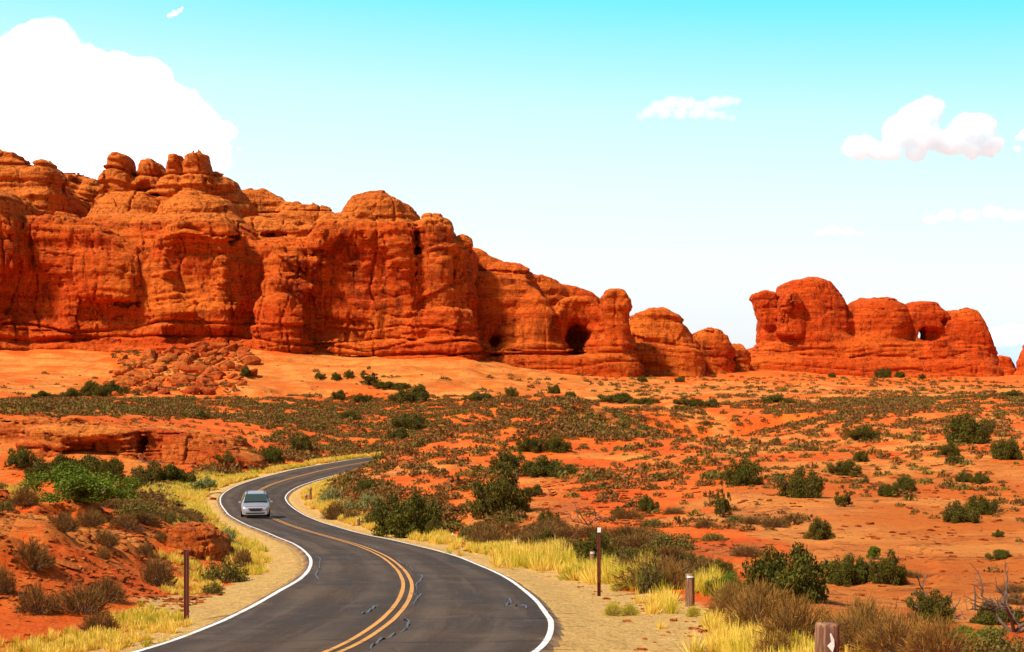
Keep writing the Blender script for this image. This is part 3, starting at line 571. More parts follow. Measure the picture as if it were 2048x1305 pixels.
butte = [
 pr(1513, 1562, [(1513, 588), (1528, 583), (1550, 586), (1562, 598)], 556, 14, 2.5, 4, -.09, zbot=CZ + 20, tilt=-.18),
 pr(1534, 1568, [(1534, 640), (1550, 615), (1568, 600)], 560, 16, 3, 5, .10),
 pr(1562, 1712, [(1562, 584), (1575, 567), (1598, 560), (1606, 562), (1618, 556), (1640, 556), (1665, 566), (1690, 586), (1706, 612), (1714, 650)], 551, 40, 13, 24, .03, k=.3),
 pr(1566, 1602, [(1566, 590), (1584, 582), (1602, 592)], 547, 16, 4, 6, .02, zbot=CZ + 17),
 pr(1704, 1826, [(1704, 640), (1714, 610), (1740, 598), (1785, 596), (1810, 603), (1826, 622)], 552, 36, 11, 20, .03, k=.3),
 pr(1822, 1904, [(1822, 610), (1850, 604), (1872, 609), (1890, 622), (1904, 640)], 556, 12, 5, 6, .0),
 pr(1896, 1992, [(1896, 672), (1904, 640), (1914, 628), (1935, 620), (1955, 626), (1972, 648), (1992, 684)], 552, 34, 8, 14, .06),
 pr(1850, 1900, [(1850, 690), (1878, 676), (1900, 690)], 548, 14, 4, 5, .1),
 pr(1505, 1990, [(1505, 704), (1560, 684), (1800, 684), (1990, 690)], 550, 44, 5, 14, .14),
 pr(1480, 2000, [(1480, 734), (1530, 716), (1990, 722), (2000, 730)], 545, 50, 4, 12, .35)]
bcuts = [cut(1843, 664, 560, 1.7, 44, 4.0, .3), cut(1872, 668, 552, 5.5, 9, 3.6, 1.2), cut(1846, 664, 550, 2.6, 5, 4.6, 1), cut(1706, 625, 550, 2.2, 12, 9, 1.5), cut(1896, 640, 552, 1.8, 12, 6, 1.5), cut(1560, 620, 556, 1.0, 10, 8, .8), cut(1592, 640, 547, 5, 2.5, 7, 2)]
o = solid('sandstone_butte', butte, bcuts, .55, CZ - 8, M_BUTTE, .75, 1.0, jnt=.5, massive=(CZ + 14, CZ + 36), seams=[(CZ + 9, .35, 1.1, 20), (CZ + 5, .3, .9, 18), (CZ + 13, .3, .8, 24)], seed=11)
tag(o, 'free-standing humped red sandstone butte with a small window of sky through it', 'butte')
for nm, pl, sd_, lb_ in (('rock_dome', [pr(1985, 2032, [(1985, 722), (2000, 712), (2018, 714), (2030, 724)], 640, 30, 4, 8, .06)], 12, 'low far rock hump against the distant snowy mountain'),
                 ('rock_dome', [pr(2092, 2180, [(2092, 712), (2100, 690), (2120, 676), (2160, 668)], 600, 40, 6, 12, .06)], 13, 'red rock slope cut off by the right edge of the picture')):
    tag(solid(nm, pl, [], .7, CZ - 8, M_BUTTE, .6, 1.0, seed=sd_), lb_, 'rock dome')
# outcrops beside the road
outc = [pr(-260, 70, [(-260, 842), (0, 850), (70, 858)], 166, 16, 2, 6, .5), pr(40, 290, [(40, 862), (120, 852), (220, 856), (290, 868)], 160, 16, 1.6, 5, .16),
        pr(282, 420, [(282, 872), (330, 866), (420, 888)], 163, 16, 1.5, 5, .8), pr(330, 470, [(330, 894), (400, 892), (470, 912)], 162, 16, 1.5, 5, 1.0)]
oc = [cut(175, 905, 158, 5.6, 4.2, 1.9, .6), cut(150, 908, 159, 1.6, 5, .4, .3), cut(275, 900, 160, .5, 4, 2, .3)]
o = solid('rock_outcrop', outc, oc, .16, CZ - 11.5, M_OUT, 1.0, .3, seed=15, cracks=.5)
tag(o, 'layered red rock ledge with a shallow scooped hollow behind the juniper thicket', 'rock outcrop')
outc = [pr(372, 438, [(372, 1070), (400, 1074), (428, 1086), (438, 1104)], 54.5, 3, .3, .8, .05), pr(318, 384, [(318, 1076), (350, 1084), (384, 1108)], 53.2, 2.6, .25, .7, .15)]
o = solid('rock_outcrop', outc, [], .055, CZ - 8.2, M_OUT, 1.0, .10, seed=16, cracks=1.2)
tag(o, 'broken red rock knob beside the left road verge, below the car', 'rock outcrop')
print('rocks', time.time() - T0)
# ------------------------------------------------------------------ small mesh builders
def tube(pts, rad, seg=6, cap=True):
    pts = np.array(pts, float); rad = np.broadcast_to(np.array(rad, float), (len(pts),)); t = np.gradient(pts, axis=0); t /= np.linalg.norm(t, axis=1)[:, None] + 1e-9
    ref = np.array([.31, .95, .1]) if abs(t[0, 2]) > .5 else np.array([0, 0, 1.]); a = np.cross(t, ref); a /= np.linalg.norm(a, axis=1)[:, None] + 1e-9; b = np.cross(t, a)
    th_ = np.arange(seg) * 2 * np.pi / seg
    v = pts[:, None] + rad[:, None, None] * (np.cos(th_)[None, :, None] * a[:, None] + np.sin(th_)[None, :, None] * b[:, None])
    i = np.arange(len(pts) * seg).reshape(len(pts), seg); j = np.roll(i, -1, 1)
    q_ = np.stack([i[:-1], j[:-1], j[1:], i[1:]], -1).reshape(-1, 4)
    return v.reshape(-1, 3), q_
class Geo:
    def __init__(s): s.v = []; s.q = []; s.m = []; s.n = 0; s.a = []
    def add(s, v, q_, mi=0, a=None):
        v = np.asarray(v, float); s.v.append(v); s.q.append(np.asarray(q_) + s.n); s.m.append(np.full(len(q_), mi)); s.a.append(np.full(len(v), .5) if a is None else a); s.n += len(v)
    def box(s, c, d, mi=0, rz=0, bev=0.0):
        c = np.array(c, float); d = np.array(d, float) / 2
        v = np.array([[x, y, z] for x in (-1, 1) for y in (-1, 1) for z in (-1, 1)], float) * d
        if bev: v[[1, 3, 5, 7], :2] *= (1 - bev)
        ca, sa = math.cos(rz), math.sin(rz); v[:, :2] = v[:, :2] @ np.array([[ca, sa], [-sa, ca]])
        s.add(v + c, [[0, 1, 3, 2], [4, 6, 7, 5], [0, 4, 5, 1], [2, 3, 7, 6], [0, 2, 6, 4], [1, 5, 7, 3]], mi)
    def mesh(s, name, mats, smooth=False):
        me = mesh_np(name, np.concatenate(s.v), np.concatenate(s.q), smooth=smooth, mats=mats, mat_idx=np.concatenate(s.m)); attr(me, 'tone', np.concatenate(s.a)); return me
def leafquads(c, size, r, aspect=1.6, up=0.0):
    n = len(c); a = r.randn(n, 3); a[:, 2] += up; a /= np.linalg.norm(a, axis=1)[:, None]; b = np.cross(a, r.randn(n, 3)); b /= np.linalg.norm(b, axis=1)[:, None] + 1e-9
    s_ = (size * (.6 + .8 * r.rand(n)))[:, None] if np.ndim(size) == 0 else size[:, None]
    a = a * s_ * aspect; b = b * s_
    v = np.stack([c - a, c - b * .7, c + a, c + b * .7], 1).reshape(-1, 3); q_ = np.arange(4 * n).reshape(n, 4); return v, q_
def blades(base, tip, w, r):
    n = len(base); d = tip - base; s_ = np.cross(d, r.randn(n, 3)); s_ /= np.linalg.norm(s_, axis=1)[:, None] + 1e-9; w = np.broadcast_to(w, (n,))[:, None]
    v = np.stack([base - s_ * w, base + s_ * w, tip + s_ * w * .25, tip - s_ * w * .25], 1).reshape(-1, 3); return v, np.arange(4 * n).reshape(n, 4)
def foliage_mat(name, c0, c1, c2):
    m = Mat(name, .8, .12); t = m.at('tone'); oi = m.n('ShaderNodeObjectInfo')
    c = m.mix(m.rng(t, 0, 1, 0, 1, False), c0, c1); c = m.mix(m.math('MULTIPLY', oi.outputs['Random'], .45), c, c2)
    tr = m.n('ShaderNodeBsdfTranslucent'); m.l(c, tr.inputs[0]); ms = m.n('ShaderNodeMixShader'); ms.inputs[0].default_value = .22
    m.l(m.b.outputs[0], ms.inputs[1]); m.l(tr.outputs[0], ms.inputs[2]); m.l(ms.outputs[0], m.o.inputs[0]); return m.fin(c)
M_JUN = foliage_mat('juniper_foliage', (.035, .036, .006), (.15, .135, .014), (.14, .09, .014))
M_JUNG = foliage_mat('bright_juniper_foliage', (.05, .08, .006), (.19, .25, .016), (.14, .16, .016))
M_BRN = foliage_mat('brown_shrub_foliage', (.075, .038, .011), (.32, .155, .035), (.24, .11, .02))
M_OLV = foliage_mat('olive_shrub_foliage', (.065, .06, .010), (.24, .19, .03), (.18, .12, .02))
M_RUST = foliage_mat('rust_shrub_foliage', (.13, .06, .012), (.46, .21, .035), (.34, .19, .04))
M_RAB = foliage_mat('rabbitbrush_foliage', (.34, .28, .015), (.74, .58, .04), (.55, .45, .04))
M_SAGE = foliage_mat('pale_sage_foliage', (.14, .16, .045), (.36, .36, .11), (.28, .26, .07))
M_GRASS = foliage_mat('dry_yellow_grass', (.68, .42, .05), (1.0, .74, .14), (.85, .56, .09))
M_BARK = plain('juniper_bark', (.13, .075, .045), .9, .1)
M_DEAD = plain('dead_grey_wood', (.13, .085, .06), .9, .1)
def juniper(seed, n=3600, flat=1.0, leaf=.036, mat=None, lobes=13):
    r = np.random.RandomState(seed); L = []
    for i in range(lobes + 5):
        a = r.rand() * 6.283; rad = .86 * math.sqrt(r.rand()); z = (.16 + .66 * math.sqrt(1 - rad * rad) * r.rand() ** .6) * (.75 + .5 * r.rand()); L.append((rad * math.cos(a), rad * math.sin(a), z * flat, (.13 + .18 * r.rand()) * (1.15 - .5 * rad)))
    L.append((0, 0, .30 * flat, .40)); L.append((.28, .1, .28 * flat, .33)); L.append((-.25, -.12, .28 * flat, .33))
    for i in range(6): a = i * 1.05 + r.rand(); L.append((.74 * math.cos(a), .74 * math.sin(a), .14 * flat, .13 + .10 * r.rand()))
    L = np.array(L); k = r.choice(len(L), n, p=L[:, 3] ** 2 / (L[:, 3] ** 2).sum()); u = r.randn(n, 3); u /= np.linalg.norm(u, axis=1)[:, None]
    rad = L[k, 3] * (1 - .55 * r.rand(n) ** 2.2) * (1 + .22 * r.randn(n) * .6); c = L[k, :3] + u * rad[:, None] * np.array([1, 1, .85]); c[:, 2] = np.maximum(c[:, 2], .03 + .05 * r.rand(n))
    v, q_ = leafquads(c, leaf, r, 1.35, .4); tone = np.clip(r.rand(n) * .75 + .25 * r.rand(len(L))[k], 0, 1); g = Geo(); g.add(v, q_, 0, np.repeat(tone, 4))
    crown = g.mesh('crown', [mat or M_JUN]); g = Geo()
    for i in range(9):
        e = L[r.randint(len(L)), :3] * (.8 + .45 * r.rand()); mid = e * .45 + np.array([r.randn() * .06, r.randn() * .06, .05]); v, q_ = tube([(r.randn() * .03, r.randn() * .03, -.08), mid, e, e + r.randn(3) * .1], [.07, .05, .025, .008], 6); g.add(v, q_)
    return crown, g.mesh('trunk', [M_BARK], True)
JUN = [juniper(100 + i, 9500, [.95, .8, .65, 1.0, .85, .55][i], .024) for i in range(6)]
JUNG = [juniper(120 + i, 12000, .8, .021, M_JUNG, 20) for i in range(2)]
PINE = [juniper(140, 2600, 2.2, .05, M_JUNG, 9), juniper(141, 2600, 2.0, .05, M_JUN, 9)]
def shrub(seed, mat, nt=300, nl=1200, h=.75, leaf=.03, tw=.008, spiky=.9):
    r = np.random.RandomState(seed); g = Geo()
    a = r.rand(nt) * 6.283; el = np.arccos(1 - r.rand(nt) * .97); rr_ = (.75 + .3 * r.rand(nt)); lump_ = 1 + .16 * np.sin(a * 3 + seed) + .1 * np.sin(a * 5 + 2 * seed)
    tip = np.c_[np.cos(a) * np.sin(el) * rr_ * lump_, np.sin(a) * np.sin(el) * rr_ * lump_, np.abs(np.cos(el)) * rr_ * h + .04]
    base = np.c_[tip[:, 0] * .22 + r.randn(nt) * .04, tip[:, 1] * .22 + r.randn(nt) * .04, np.zeros(nt) - .05]
    v, q_ = blades(base, tip * np.array([1, 1, 1]), tw, r); g.add(v, q_, 1, np.repeat(r.rand(nt), 4))
    k = r.randint(nt, size=nl); t = (1 - .5 * r.rand(nl) ** 1.6)[:, None]; c = base[k] * (1 - t) + tip[k] * t + r.randn(nl, 3) * .035; c[:, 2] = np.maximum(c[:, 2], .01)
    if spiky > .5:
        d = tip[k] - base[k]; d /= np.linalg.norm(d, axis=1)[:, None]; v, q_ = blades(c, c + (d + r.randn(nl, 3) * .35) * (.07 + .09 * r.rand(nl))[:, None], leaf * .4, r)
    else: v, q_ = leafquads(c, leaf, r, 1.3, .5)
    g.add(v, q_, 0, np.repeat(np.clip(r.rand(nl), 0, 1), 4)); return g.mesh('desert_shrub', [mat, M_DEAD])
SH = {'brown': [shrub(200 + i, M_BRN, 300, 2600, .72) for i in range(4)], 'olive': [shrub(210 + i, M_OLV, 260, 2400, .8, .034, spiky=0) for i in range(3)], 'rust': [shrub(220 + i, M_RUST, 420, 4200, .85, .022) for i in range(3)],
      'rabbit': [shrub(230 + i, M_RAB, 260, 2600, .8, .03) for i in range(3)], 'sage': [shrub(240 + i, M_SAGE, 200, 1800, .8, .034, spiky=0) for i in range(2)], 'grass': [shrub(250 + i, M_GRASS, 10, 1400, 1.1, .02) for i in range(3)]}
SHL = {'brown': [shrub(300 + i, M_BRN, 40, 420, .66, .075, .012, 0) for i in range(4)], 'olive': [shrub(310 + i, M_OLV, 40, 420, .75, .075, .012, 0) for i in range(3)]}
UNITH = {'brown': .8, 'olive': .88, 'rust': .95, 'rabbit': .9, 'sage': .9, 'grass': 1.15}
R2 = np.random.RandomState(21)
TREES = []
def put_tree(kind, px, py, w, h, label, group=None, dm=9):
    p = hit(px, py, dm)
    if p is None: print('miss', px, py); return
    x, d, z = p; lib = {'j': JUN, 'g': JUNG, 'p': PINE}[kind]; i = R2.randint(len(lib)); cr, tk = lib[i]; W = w * d / F / 2 * 1.12; Hh = h * d / F * (1.05 if kind == 'p' else .97)
    zc = np.array([v_.co.z for v_ in cr.vertices][::37]).max(); e = empty('juniper_tree' if kind != 'p' else 'young_pine_tree', (x, d + W * .4, float(ground(x, d + W * .4)[0]) - .03 * W), R2.rand() * 6.28)
    e.scale = (W, W, max(Hh / zc, W * .45)); tag(e, label, 'tree', group)
    TREES.append((x, d + W * .4, W, label)); link('crown', cr, e); link('trunk', tk, e); return e
def put_shrub(kind, px, py, w, h, label=None, group=None, lib=None, name='desert_shrub', cat='shrub', dm=9):
    p = hit(px, py, dm)
    if p is None: print('miss', px, py); return
    x, d, z = p; W = w * d / F / 2; Hh = h * d / F; lib = (lib or SH)[kind]; o = link(name, lib[R2.randint(len(lib))], None, (x, d + W * .4, float(ground(x, d + W * .4)[0]) - .02))
    o.scale = (W, W, Hh / UNITH[kind] * 1.0); o.rotation_euler = (0, 0, R2.rand() * 6.28); return tag(o, label, cat, group)
# ------------------------------------------------------------------ trees, one by one
for t in [
 ('g',150,1012,215,78,'broad bright green juniper in the hollow left of the road'), ('j',38,940,64,44,'dark round juniper at the left edge of the ledge hollow'),
 ('j',85,962,80,46,'dark juniper behind the left shoulder of the broad bright green juniper'), ('j',130,962,90,50,'dark juniper directly behind the broad bright green juniper'), ('j',190,955,95,44,'dark juniper under the scooped hollow of the red ledge'), ('j',222,965,50,52,'narrow dark juniper at the right end of the scooped hollow'),
 ('j',298,975,74,56,'dark juniper with dead twigs right of the scooped ledge'), ('j',345,972,84,46,'low spreading juniper below the pale layered ledge'), ('j',262,985,70,36,'low juniper between the scooped ledge and the pale ledges'),
 ('j',445,935,70,36,'dark juniper on the bank behind the verge, first before the curve'), ('j',540,928,56,42,'dark juniper beside the far curve of the road'), ('j',490,930,60,34,'low juniper between two darker ones by the far curve'), ('j',600,905,44,34,'round juniper above the far curve of the road'),
 ('j',375,898,34,22,'small dark juniper on the pale layered ledges'), ('j',402,838,34,20,'small juniper on the brush flat left of the road, under the boulder fall'), ('j',100,845,40,20,'small juniper on top of the red ledge at the left'), ('j',222,858,22,18,'tiny juniper at the lip of the red ledge'), ('j',815,860,70,32,'juniper on the brush flat beyond the far end of the road'), ('j',795,880,50,26,'olive juniper just past the far end of the road'), ('j',700,840,44,20,'juniper on the brush flat above the road end'), ('j',480,892,30,22,'dark juniper on the right end of the pale ledges'),
 ('j',1000,1034,122,112,'large dark round juniper alone on the red slope'), ('j',1015,948,76,58,'dark juniper up slope behind the large round juniper'), ('j',1062,905,62,40,'olive juniper at the top left of the red slope'), ('j',1112,905,62,38,'lighter juniper beside the olive one on top of the slope'), ('j',1098,955,104,46,'wide grey-green juniper up slope, right of the large round one'),
 ('j',1068,994,34,26,'small juniper right beside the large round juniper'), ('j',1097,1058,42,42,'upright small juniper below the large round juniper'), ('j',1088,1094,52,34,'spreading juniper just above the roadside grass'), ('j',815,1075,140,98,'wide dark juniper thicket with dead grey twigs by the right verge'), ('j',770,1050,70,52,'dark juniper left of the roadside thicket'), ('j',875,1072,50,40,'juniper at the right side of the roadside thicket'),
 ('j',735,985,60,30,'low dark juniper at the start of the red slope by the curve'), ('j',1195,1142,92,86,'dark juniper directly behind the tall right post'), ('j',1283,1142,92,46,'low juniper between the tall right post and the wooden bollard'), ('j',1385,1150,66,46,'low dark juniper behind the white-topped bollard'), ('j',1440,1160,56,46,'dark juniper right of the white-topped bollard'), ('g',1455,1185,90,46,'green juniper in front of the biggest right-hand juniper'),
 ('j',1580,1202,196,132,'largest juniper on the right, with pale gaps in its crown'), ('j',1695,1172,84,66,'black-green juniper right of the largest one'), ('j',1730,1165,60,56,'dark juniper in the middle of the right-hand cluster'), ('j',1778,1170,74,74,'pointed juniper at the right end of the cluster'), ('p',1748,1120,28,26,'young bright green pine peeking over the cluster'),
 ('j',1605,996,88,62,'mid-size juniper high on the pale slickrock'), ('j',1692,952,70,36,'flat olive juniper near the top of the slickrock'), ('j',1724,924,36,24,'small near-black juniper above the flat olive one'), ('j',1728,882,80,36,'olive juniper just below the brushy crest'), ('j',1780,994,44,28,'left of a touching pair of junipers on the slickrock'), ('j',1812,984,46,34,'right of a touching pair of junipers on the slickrock'), ('p',1690,1014,36,42,'small pointed green pine alone on the slickrock'),
 ('j',1643,1080,64,50,'round juniper on red soil above the largest one'), ('p',1448,1036,34,72,'narrow bright green pine on the mid slope'), ('j',1490,972,74,62,'loose olive juniper with a twiggy left side'), ('j',1945,888,90,66,'big juniper under the crest at the upper right'), ('j',1900,912,46,30,'juniper below the big upper right one'), ('j',2020,920,60,46,'twiggy pale juniper at the right edge, upper slope'), ('j',1912,928,38,22,'small juniper under the upper right group'),
 ('j',1930,965,34,24,'small dark juniper left of the slickrock step'), ('j',1962,968,38,22,'low dark juniper on the slickrock step'), ('j',1928,1046,70,46,'olive juniper at the left end of the long low row'), ('j',1968,1030,60,42,'darker juniper at the right end of the long low row'), ('j',2005,1118,56,20,'low black-green juniper alone on bare slickrock'), ('j',1998,1075,26,16,'tiny juniper on bare slickrock near the right edge'), ('j',1235,1030,30,18,'tiny juniper left on the mid slope'), ('j',1298,1024,40,36,'thin juniper left of the narrow bright green pine'), ('j',1870,1245,92,72,'half-dead juniper with bare trunk on the right'), ('j',2005,1250,110,46,'low juniper beneath the fallen dead branches'), ('g',1960,1290,130,40,'green shrubby juniper in front of the half-dead one'),
 ('p',738,772,40,36,'tall dark pine at the foot of the cliff, largest there'), ('j',490,756,26,24,'round juniper on the pale dome left of the cliff-foot pines'), ('j',640,760,24,12,'flat juniper on the pale apron, left of the tallest pine'), ('j',672,762,22,16,'small juniper on the apron beside the flat one'), ('j',698,758,22,18,'small juniper just left of the tallest cliff-foot pine'), ('j',770,778,50,14,'low juniper hedge at the right foot of the tallest pine'), ('j',800,780,40,14,'low juniper on the apron right of the low hedge'), ('j',825,806,66,40,'wide dark juniper where the brush meets the apron'), ('j',790,806,44,22,'dark juniper left of the wide one at the apron edge'), ('j',725,806,40,20,'small dark juniper at the apron edge, below the tallest pine'), ('j',675,800,30,20,'small juniper at the apron edge under the flat one'), ('j',955,802,66,20,'long low juniper on the pale apron below the arch fin'), ('j',1023,795,28,24,'round juniper alone on the pale apron'), ('j',1108,788,26,20,'small juniper on the right shoulder of the apron dome'), ('j',1140,797,26,14,'dark speck of juniper at the edge of the apron dome'),
 ('j',190,795,62,34,'dark juniper at the left foot of the boulder fall, largest there'), ('j',228,790,50,30,'dark juniper touching the boulder fall'), ('j',140,796,50,22,'low dark juniper left of the one at the boulder fall'), ('j',85,798,50,16,'low dark juniper farthest from the boulder fall'), ('j',1232,806,80,20,'long dark juniper hedge under the square-topped pillar'), ('j',1290,808,70,14,'thin end of the long juniper hedge'), ('j',1375,812,60,18,'low juniper clump under the gap of sky'), ('j',1420,815,40,18,'dark juniper clump before the left end of the butte'), ('j',1555,806,68,18,'dark low juniper below the humped butte'), ('j',1768,756,32,22,'dark juniper at the foot of the butte, largest there'), ('j',1800,756,22,14,'small juniper right of the one at the butte foot'), ('j',1665,756,16,12,'tiny juniper at the butte foot, left side'), ('j',1845,758,18,12,'tiny juniper at the butte foot, right side'), ('j',1178,745,18,16,'small juniper at the foot of the arch opening'), ('j',1152,748,14,12,'tiny juniper left below the arch opening'), ('j',1285,764,22,12,'small juniper below the big round dome'), ('j',1360,765,20,12,'small juniper below the smaller dome'), ('j',2025,795,40,16,'low juniper on the far flat by the right edge')]:
    put_tree(*t[:5], t[5])
# two small round-headed trees on the left verge
for px, py, w, h, lb in ((396, 990, 34, 38, 'left of two small round olive trees on the grass verge'), (418, 988, 38, 40, 'right of two small round olive trees on the grass verge')):
    x, d, z = hit(px, py); e = empty('small_tree', (x, d, z)); tag(e, lb, 'tree'); u = d / F
    cr, _ = juniper(int(px), 1800, .9, .05, M_SAGE, 8); o = link('crown', cr, e, (0, 0, h * u * .30)); o.scale = (w * u / 2, w * u / 2, h * u * .6)
    v, q_ = tube([(0, 0, -.1), (.03, 0, h * u * .3), (-.02, .02, h * u * .6)], [.07, .06, .03]); g = Geo(); g.add(v, q_); link('trunk', g.mesh('trunk', [M_BARK], True), e)
# ------------------------------------------------------------------ shrubs named one by one
for kind, px, py, w, h, lb in [
 ('brown',58,1140,88,56,'round dark brown bush alone on the red near bank'), ('brown',310,1172,72,66,'tall dark brown bush left of the thin left post'), ('brown',205,1202,92,48,'dark brown bush above the two touching bushes'), ('brown',68,1228,88,60,'left of two touching dark brown bushes'), ('brown',158,1230,112,58,'right of two touching dark brown bushes, wider'), ('brown',4,1188,48,56,'dark bush cut by the left edge'),
 ('brown',195,1268,76,44,'olive-brown bush just above the yellow grass'), ('brown',120,1058,74,40,'brown bush at the front of the green juniper'), ('brown',178,1055,60,34,'brown bush right of the one before the green juniper'), ('brown',45,1018,56,38,'brown bush on the crest of the near bank'), ('brown',208,1092,58,34,'brown bush on the layered slabs'), ('brown',290,1112,34,26,'small bush above the tall one near the left post'), ('rust',206,1118,28,28,'small rusty bush on the layered slabs'), ('brown',320,1084,28,22,'little brown bush near the broken rock knob'), ('olive',8,1022,40,28,'olive bush at the left edge of the bank crest'),
 ('brown',290,1050,60,26,'brown bush on the lip of the dip'), ('brown',245,1060,60,28,'brown bush left on the lip of the dip'), ('olive',345,1050,60,30,'green-brown bush before the verge grass'), ('brown',385,1050,60,30,'brown bush among the bank-top greenery'), ('sage',452,1095,52,50,'grey-green bush hanging over the broken rock knob'), ('brown',418,1085,26,28,'bush on top of the broken rock knob'),
 ('olive',445,1168,96,56,'wide olive bush under the broken rock knob'), ('olive',424,1188,46,30,'small green bush in the grass below the wide olive one'), ('brown',485,1135,40,40,'brown bush right of the broken rock knob'),
 ('sage',660,1010,60,40,'pale sage bush on the inside of the far curve'), ('sage',690,1030,70,38,'second pale sage bush inside the far curve'), ('sage',740,1020,60,40,'pale sage bush before the first dark juniper of the thicket'), ('brown',670,1040,50,36,'brown bush between the sage bushes and verge'), ('brown',705,1045,44,28,'brown bush behind the reflector stake on the inside curve'), ('olive',745,1052,50,34,'olive bush by the verge before the thicket'),
 ('brown',960,1095,70,38,'brown-olive bush by the thin white-topped stake'), ('brown',985,1098,70,40,'wider brown-olive bush right of the thin stake'), ('olive',935,1085,50,36,'olive bush behind the thin white-topped stake'),
 ('rabbit',1150,1160,72,32,'yellow-green dome bush left of the tall right post'), ('rabbit',1245,1168,64,40,'yellow bush right of the tall right post'), ('rabbit',1240,1182,46,20,'low lime bush right of the foot of the tall post'), ('olive',1305,1186,72,64,'dark olive-brown bush left of the white-topped bollard'), ('rust',1345,1180,60,56,'rust-brown bush touching the white-topped bollard'), ('rabbit',1228,1232,40,30,'left half of a sparse green tussock on the sand'), ('rabbit',1262,1232,36,28,'right half of a sparse green tussock on the sand'), ('rabbit',1388,1234,34,24,'small lime tuft at the foot of the white-topped bollard'),
 ('rust',1478,1238,110,76,'rust and olive round bush right of the bollard'), ('rust',1530,1268,160,110,'large rusty bush below the largest juniper'), ('rust',1600,1300,170,110,'large rusty bush left of the nearest post'), ('rust',1740,1312,170,120,'rusty bush directly behind the nearest post'), ('rust',1810,1325,180,110,'low orange-brown bush right of the nearest post'), ('rust',1890,1330,170,100,'orange-brown bush with bare stems, bottom right'), ('rust',1560,1330,120,70,'orange grassy bush at the bottom, left of nearest post'), ('olive',1470,1205,90,40,'olive bush under the green juniper'), ('olive',2000,1330,150,80,'olive-green bush at the bottom right corner'), ('rust',1690,1290,150,60,'tangled brown bush behind the nearest post'),
 ('olive',1430,1190,50,40,'green-olive bush beside the tall pale grass'), ('olive',1125,1055,26,12,'little bush under the twiggy one, mid slope')]:
    put_shrub(kind, px, min(py, 1304) if py < 1312 else py, w, h, lb, name='rabbitbrush' if kind == 'rabbit' else 'sagebrush' if kind == 'sage' else 'desert_shrub')
# ------------------------------------------------------------------ the countless desert brush: the largest stand alone, the rest is one mass
zones = [([(-60,800),(500,797),(1000,792),(1190,802),(1160,860),(1000,900),(860,905),(770,910),(600,925),(480,905),(560,862),(430,842),(-60,832)], .66, (.4, 1.15)),
 ([(1150,825),(1500,806),(2100,784),(2100,812),(1800,835),(1500,872),(1250,885),(1120,870)], .8, (.4, 1.1)),
 ([(700,1000),(745,935),(850,885),(1000,860),(1250,880),(1500,870),(1560,950),(1300,1000),(1180,960),(1020,950),(900,1010),(760,1030)], .17, (.5, 1.25)),
 ([(1130,900),(1550,860),(2100,810),(2100,960),(1800,940),(1560,1000),(1540,1090),(1300,1070),(1150,1030)], .20, (.3, .95)),
 ([(1540,930),(2100,900),(2100,1100),(1700,1000),(1560,1100),(1420,1150),(1250,1080)], .22, (.2, .7)),
 ([(230,1010),(430,930),(560,915),(500,955),(420,1000),(380,1050),(250,1045)], .5, (.4, 1.1)), ([(420,925),(620,905),(700,905),(560,935),(440,960)], .3, (.5, 1.1)),
 ([(0,830),(480,840),(560,905),(420,890),(280,860),(0,850)], .12, (.3, .8)), ([(-60,965),(50,985),(110,1040),(-60,1010)], .25, (.4, .9)),
 ([(640,970),(740,950),(800,1010),(720,1040),(640,1020)], .4, (.5, 1.1)), ([(880,1040),(1000,1050),(1120,1090),(1180,1130),(1000,1090),(880,1060)], .25, (.4, .9)),
 ([(1150,750),(2100,752),(2100,795),(1200,800)], .035, (.5, 1.4)), ([(600,740),(1100,750),(1150,790),(600,795)], .016, (.6, 1.6)), ([(-60,740),(230,750),(230,795),(-60,795)], .012, (.5, 1.3)), ([(230,690),(480,690),(480,790),(230,790)], .12, (.5, 1.5)),
 ([(100,1060),(330,1080),(350,1250),(50,1250)], .015, (.2, .4)), ([(1640,1150),(2100,1140),(2100,1230),(1700,1220)], .1, (.15, .5)), ([(1880,800),(2100,800),(2100,880),(1800,850)], .3, (.3, .9))]
N0 = 260000; rs = np.random.RandomState(3)
xx = rs.rand(N0) * 330 - 165; yy = 24 + rs.rand(N0) * 500; keep = np.abs(xx) < yy * .40 + 6; xx, yy = xx[keep], yy[keep]; g_ = ground(xx, yy); ppx, ppy = pix(xx, yy, g_)
dens = np.zeros(len(xx)); szm = np.full(len(xx), .6); rnd = rs.rand(len(xx)); area = 330 * 500 / N0; ppc = np.clip(ppx, -40, 2080)
for poly, dd, sr in zones:
    m_ = inpoly(ppc + 14 * vn(xx / 3, yy / 3, xx * 0), ppy + 5 * vn(xx / 3, yy / 3, xx * 0 + 7), poly); dens = np.where(m_, dd, dens); szm = np.where(m_, sr[0] + (sr[1] - sr[0]) * rnd ** 1.4, szm)
dens = 1.15 * dens * np.clip(.9 + 1.5 * fbm(xx / 9, yy / 9, xx * 0 + 4, 3), .12, 2)
ro, _ = road_q(xx, yy); sel = (rs.rand(len(xx)) < dens * area) & (np.abs(ro) > 6.2); xx, yy, szm = xx[sel], yy[sel], szm[sel]
px0_, _q = pix(xx, yy, ground(xx, yy)); inf = np.abs(px0_ - 1024) < 1050
vb = [(-1, 7.0, 10.5, 38, 62, 34), (-1, 6.6, 10.5, 60, 125, 150), (-1, 6.8, 10, 120, 175, 70), (1, 9, 12, 66, 105, 30), (1, 7.5, 12, 100, 195, 130)]
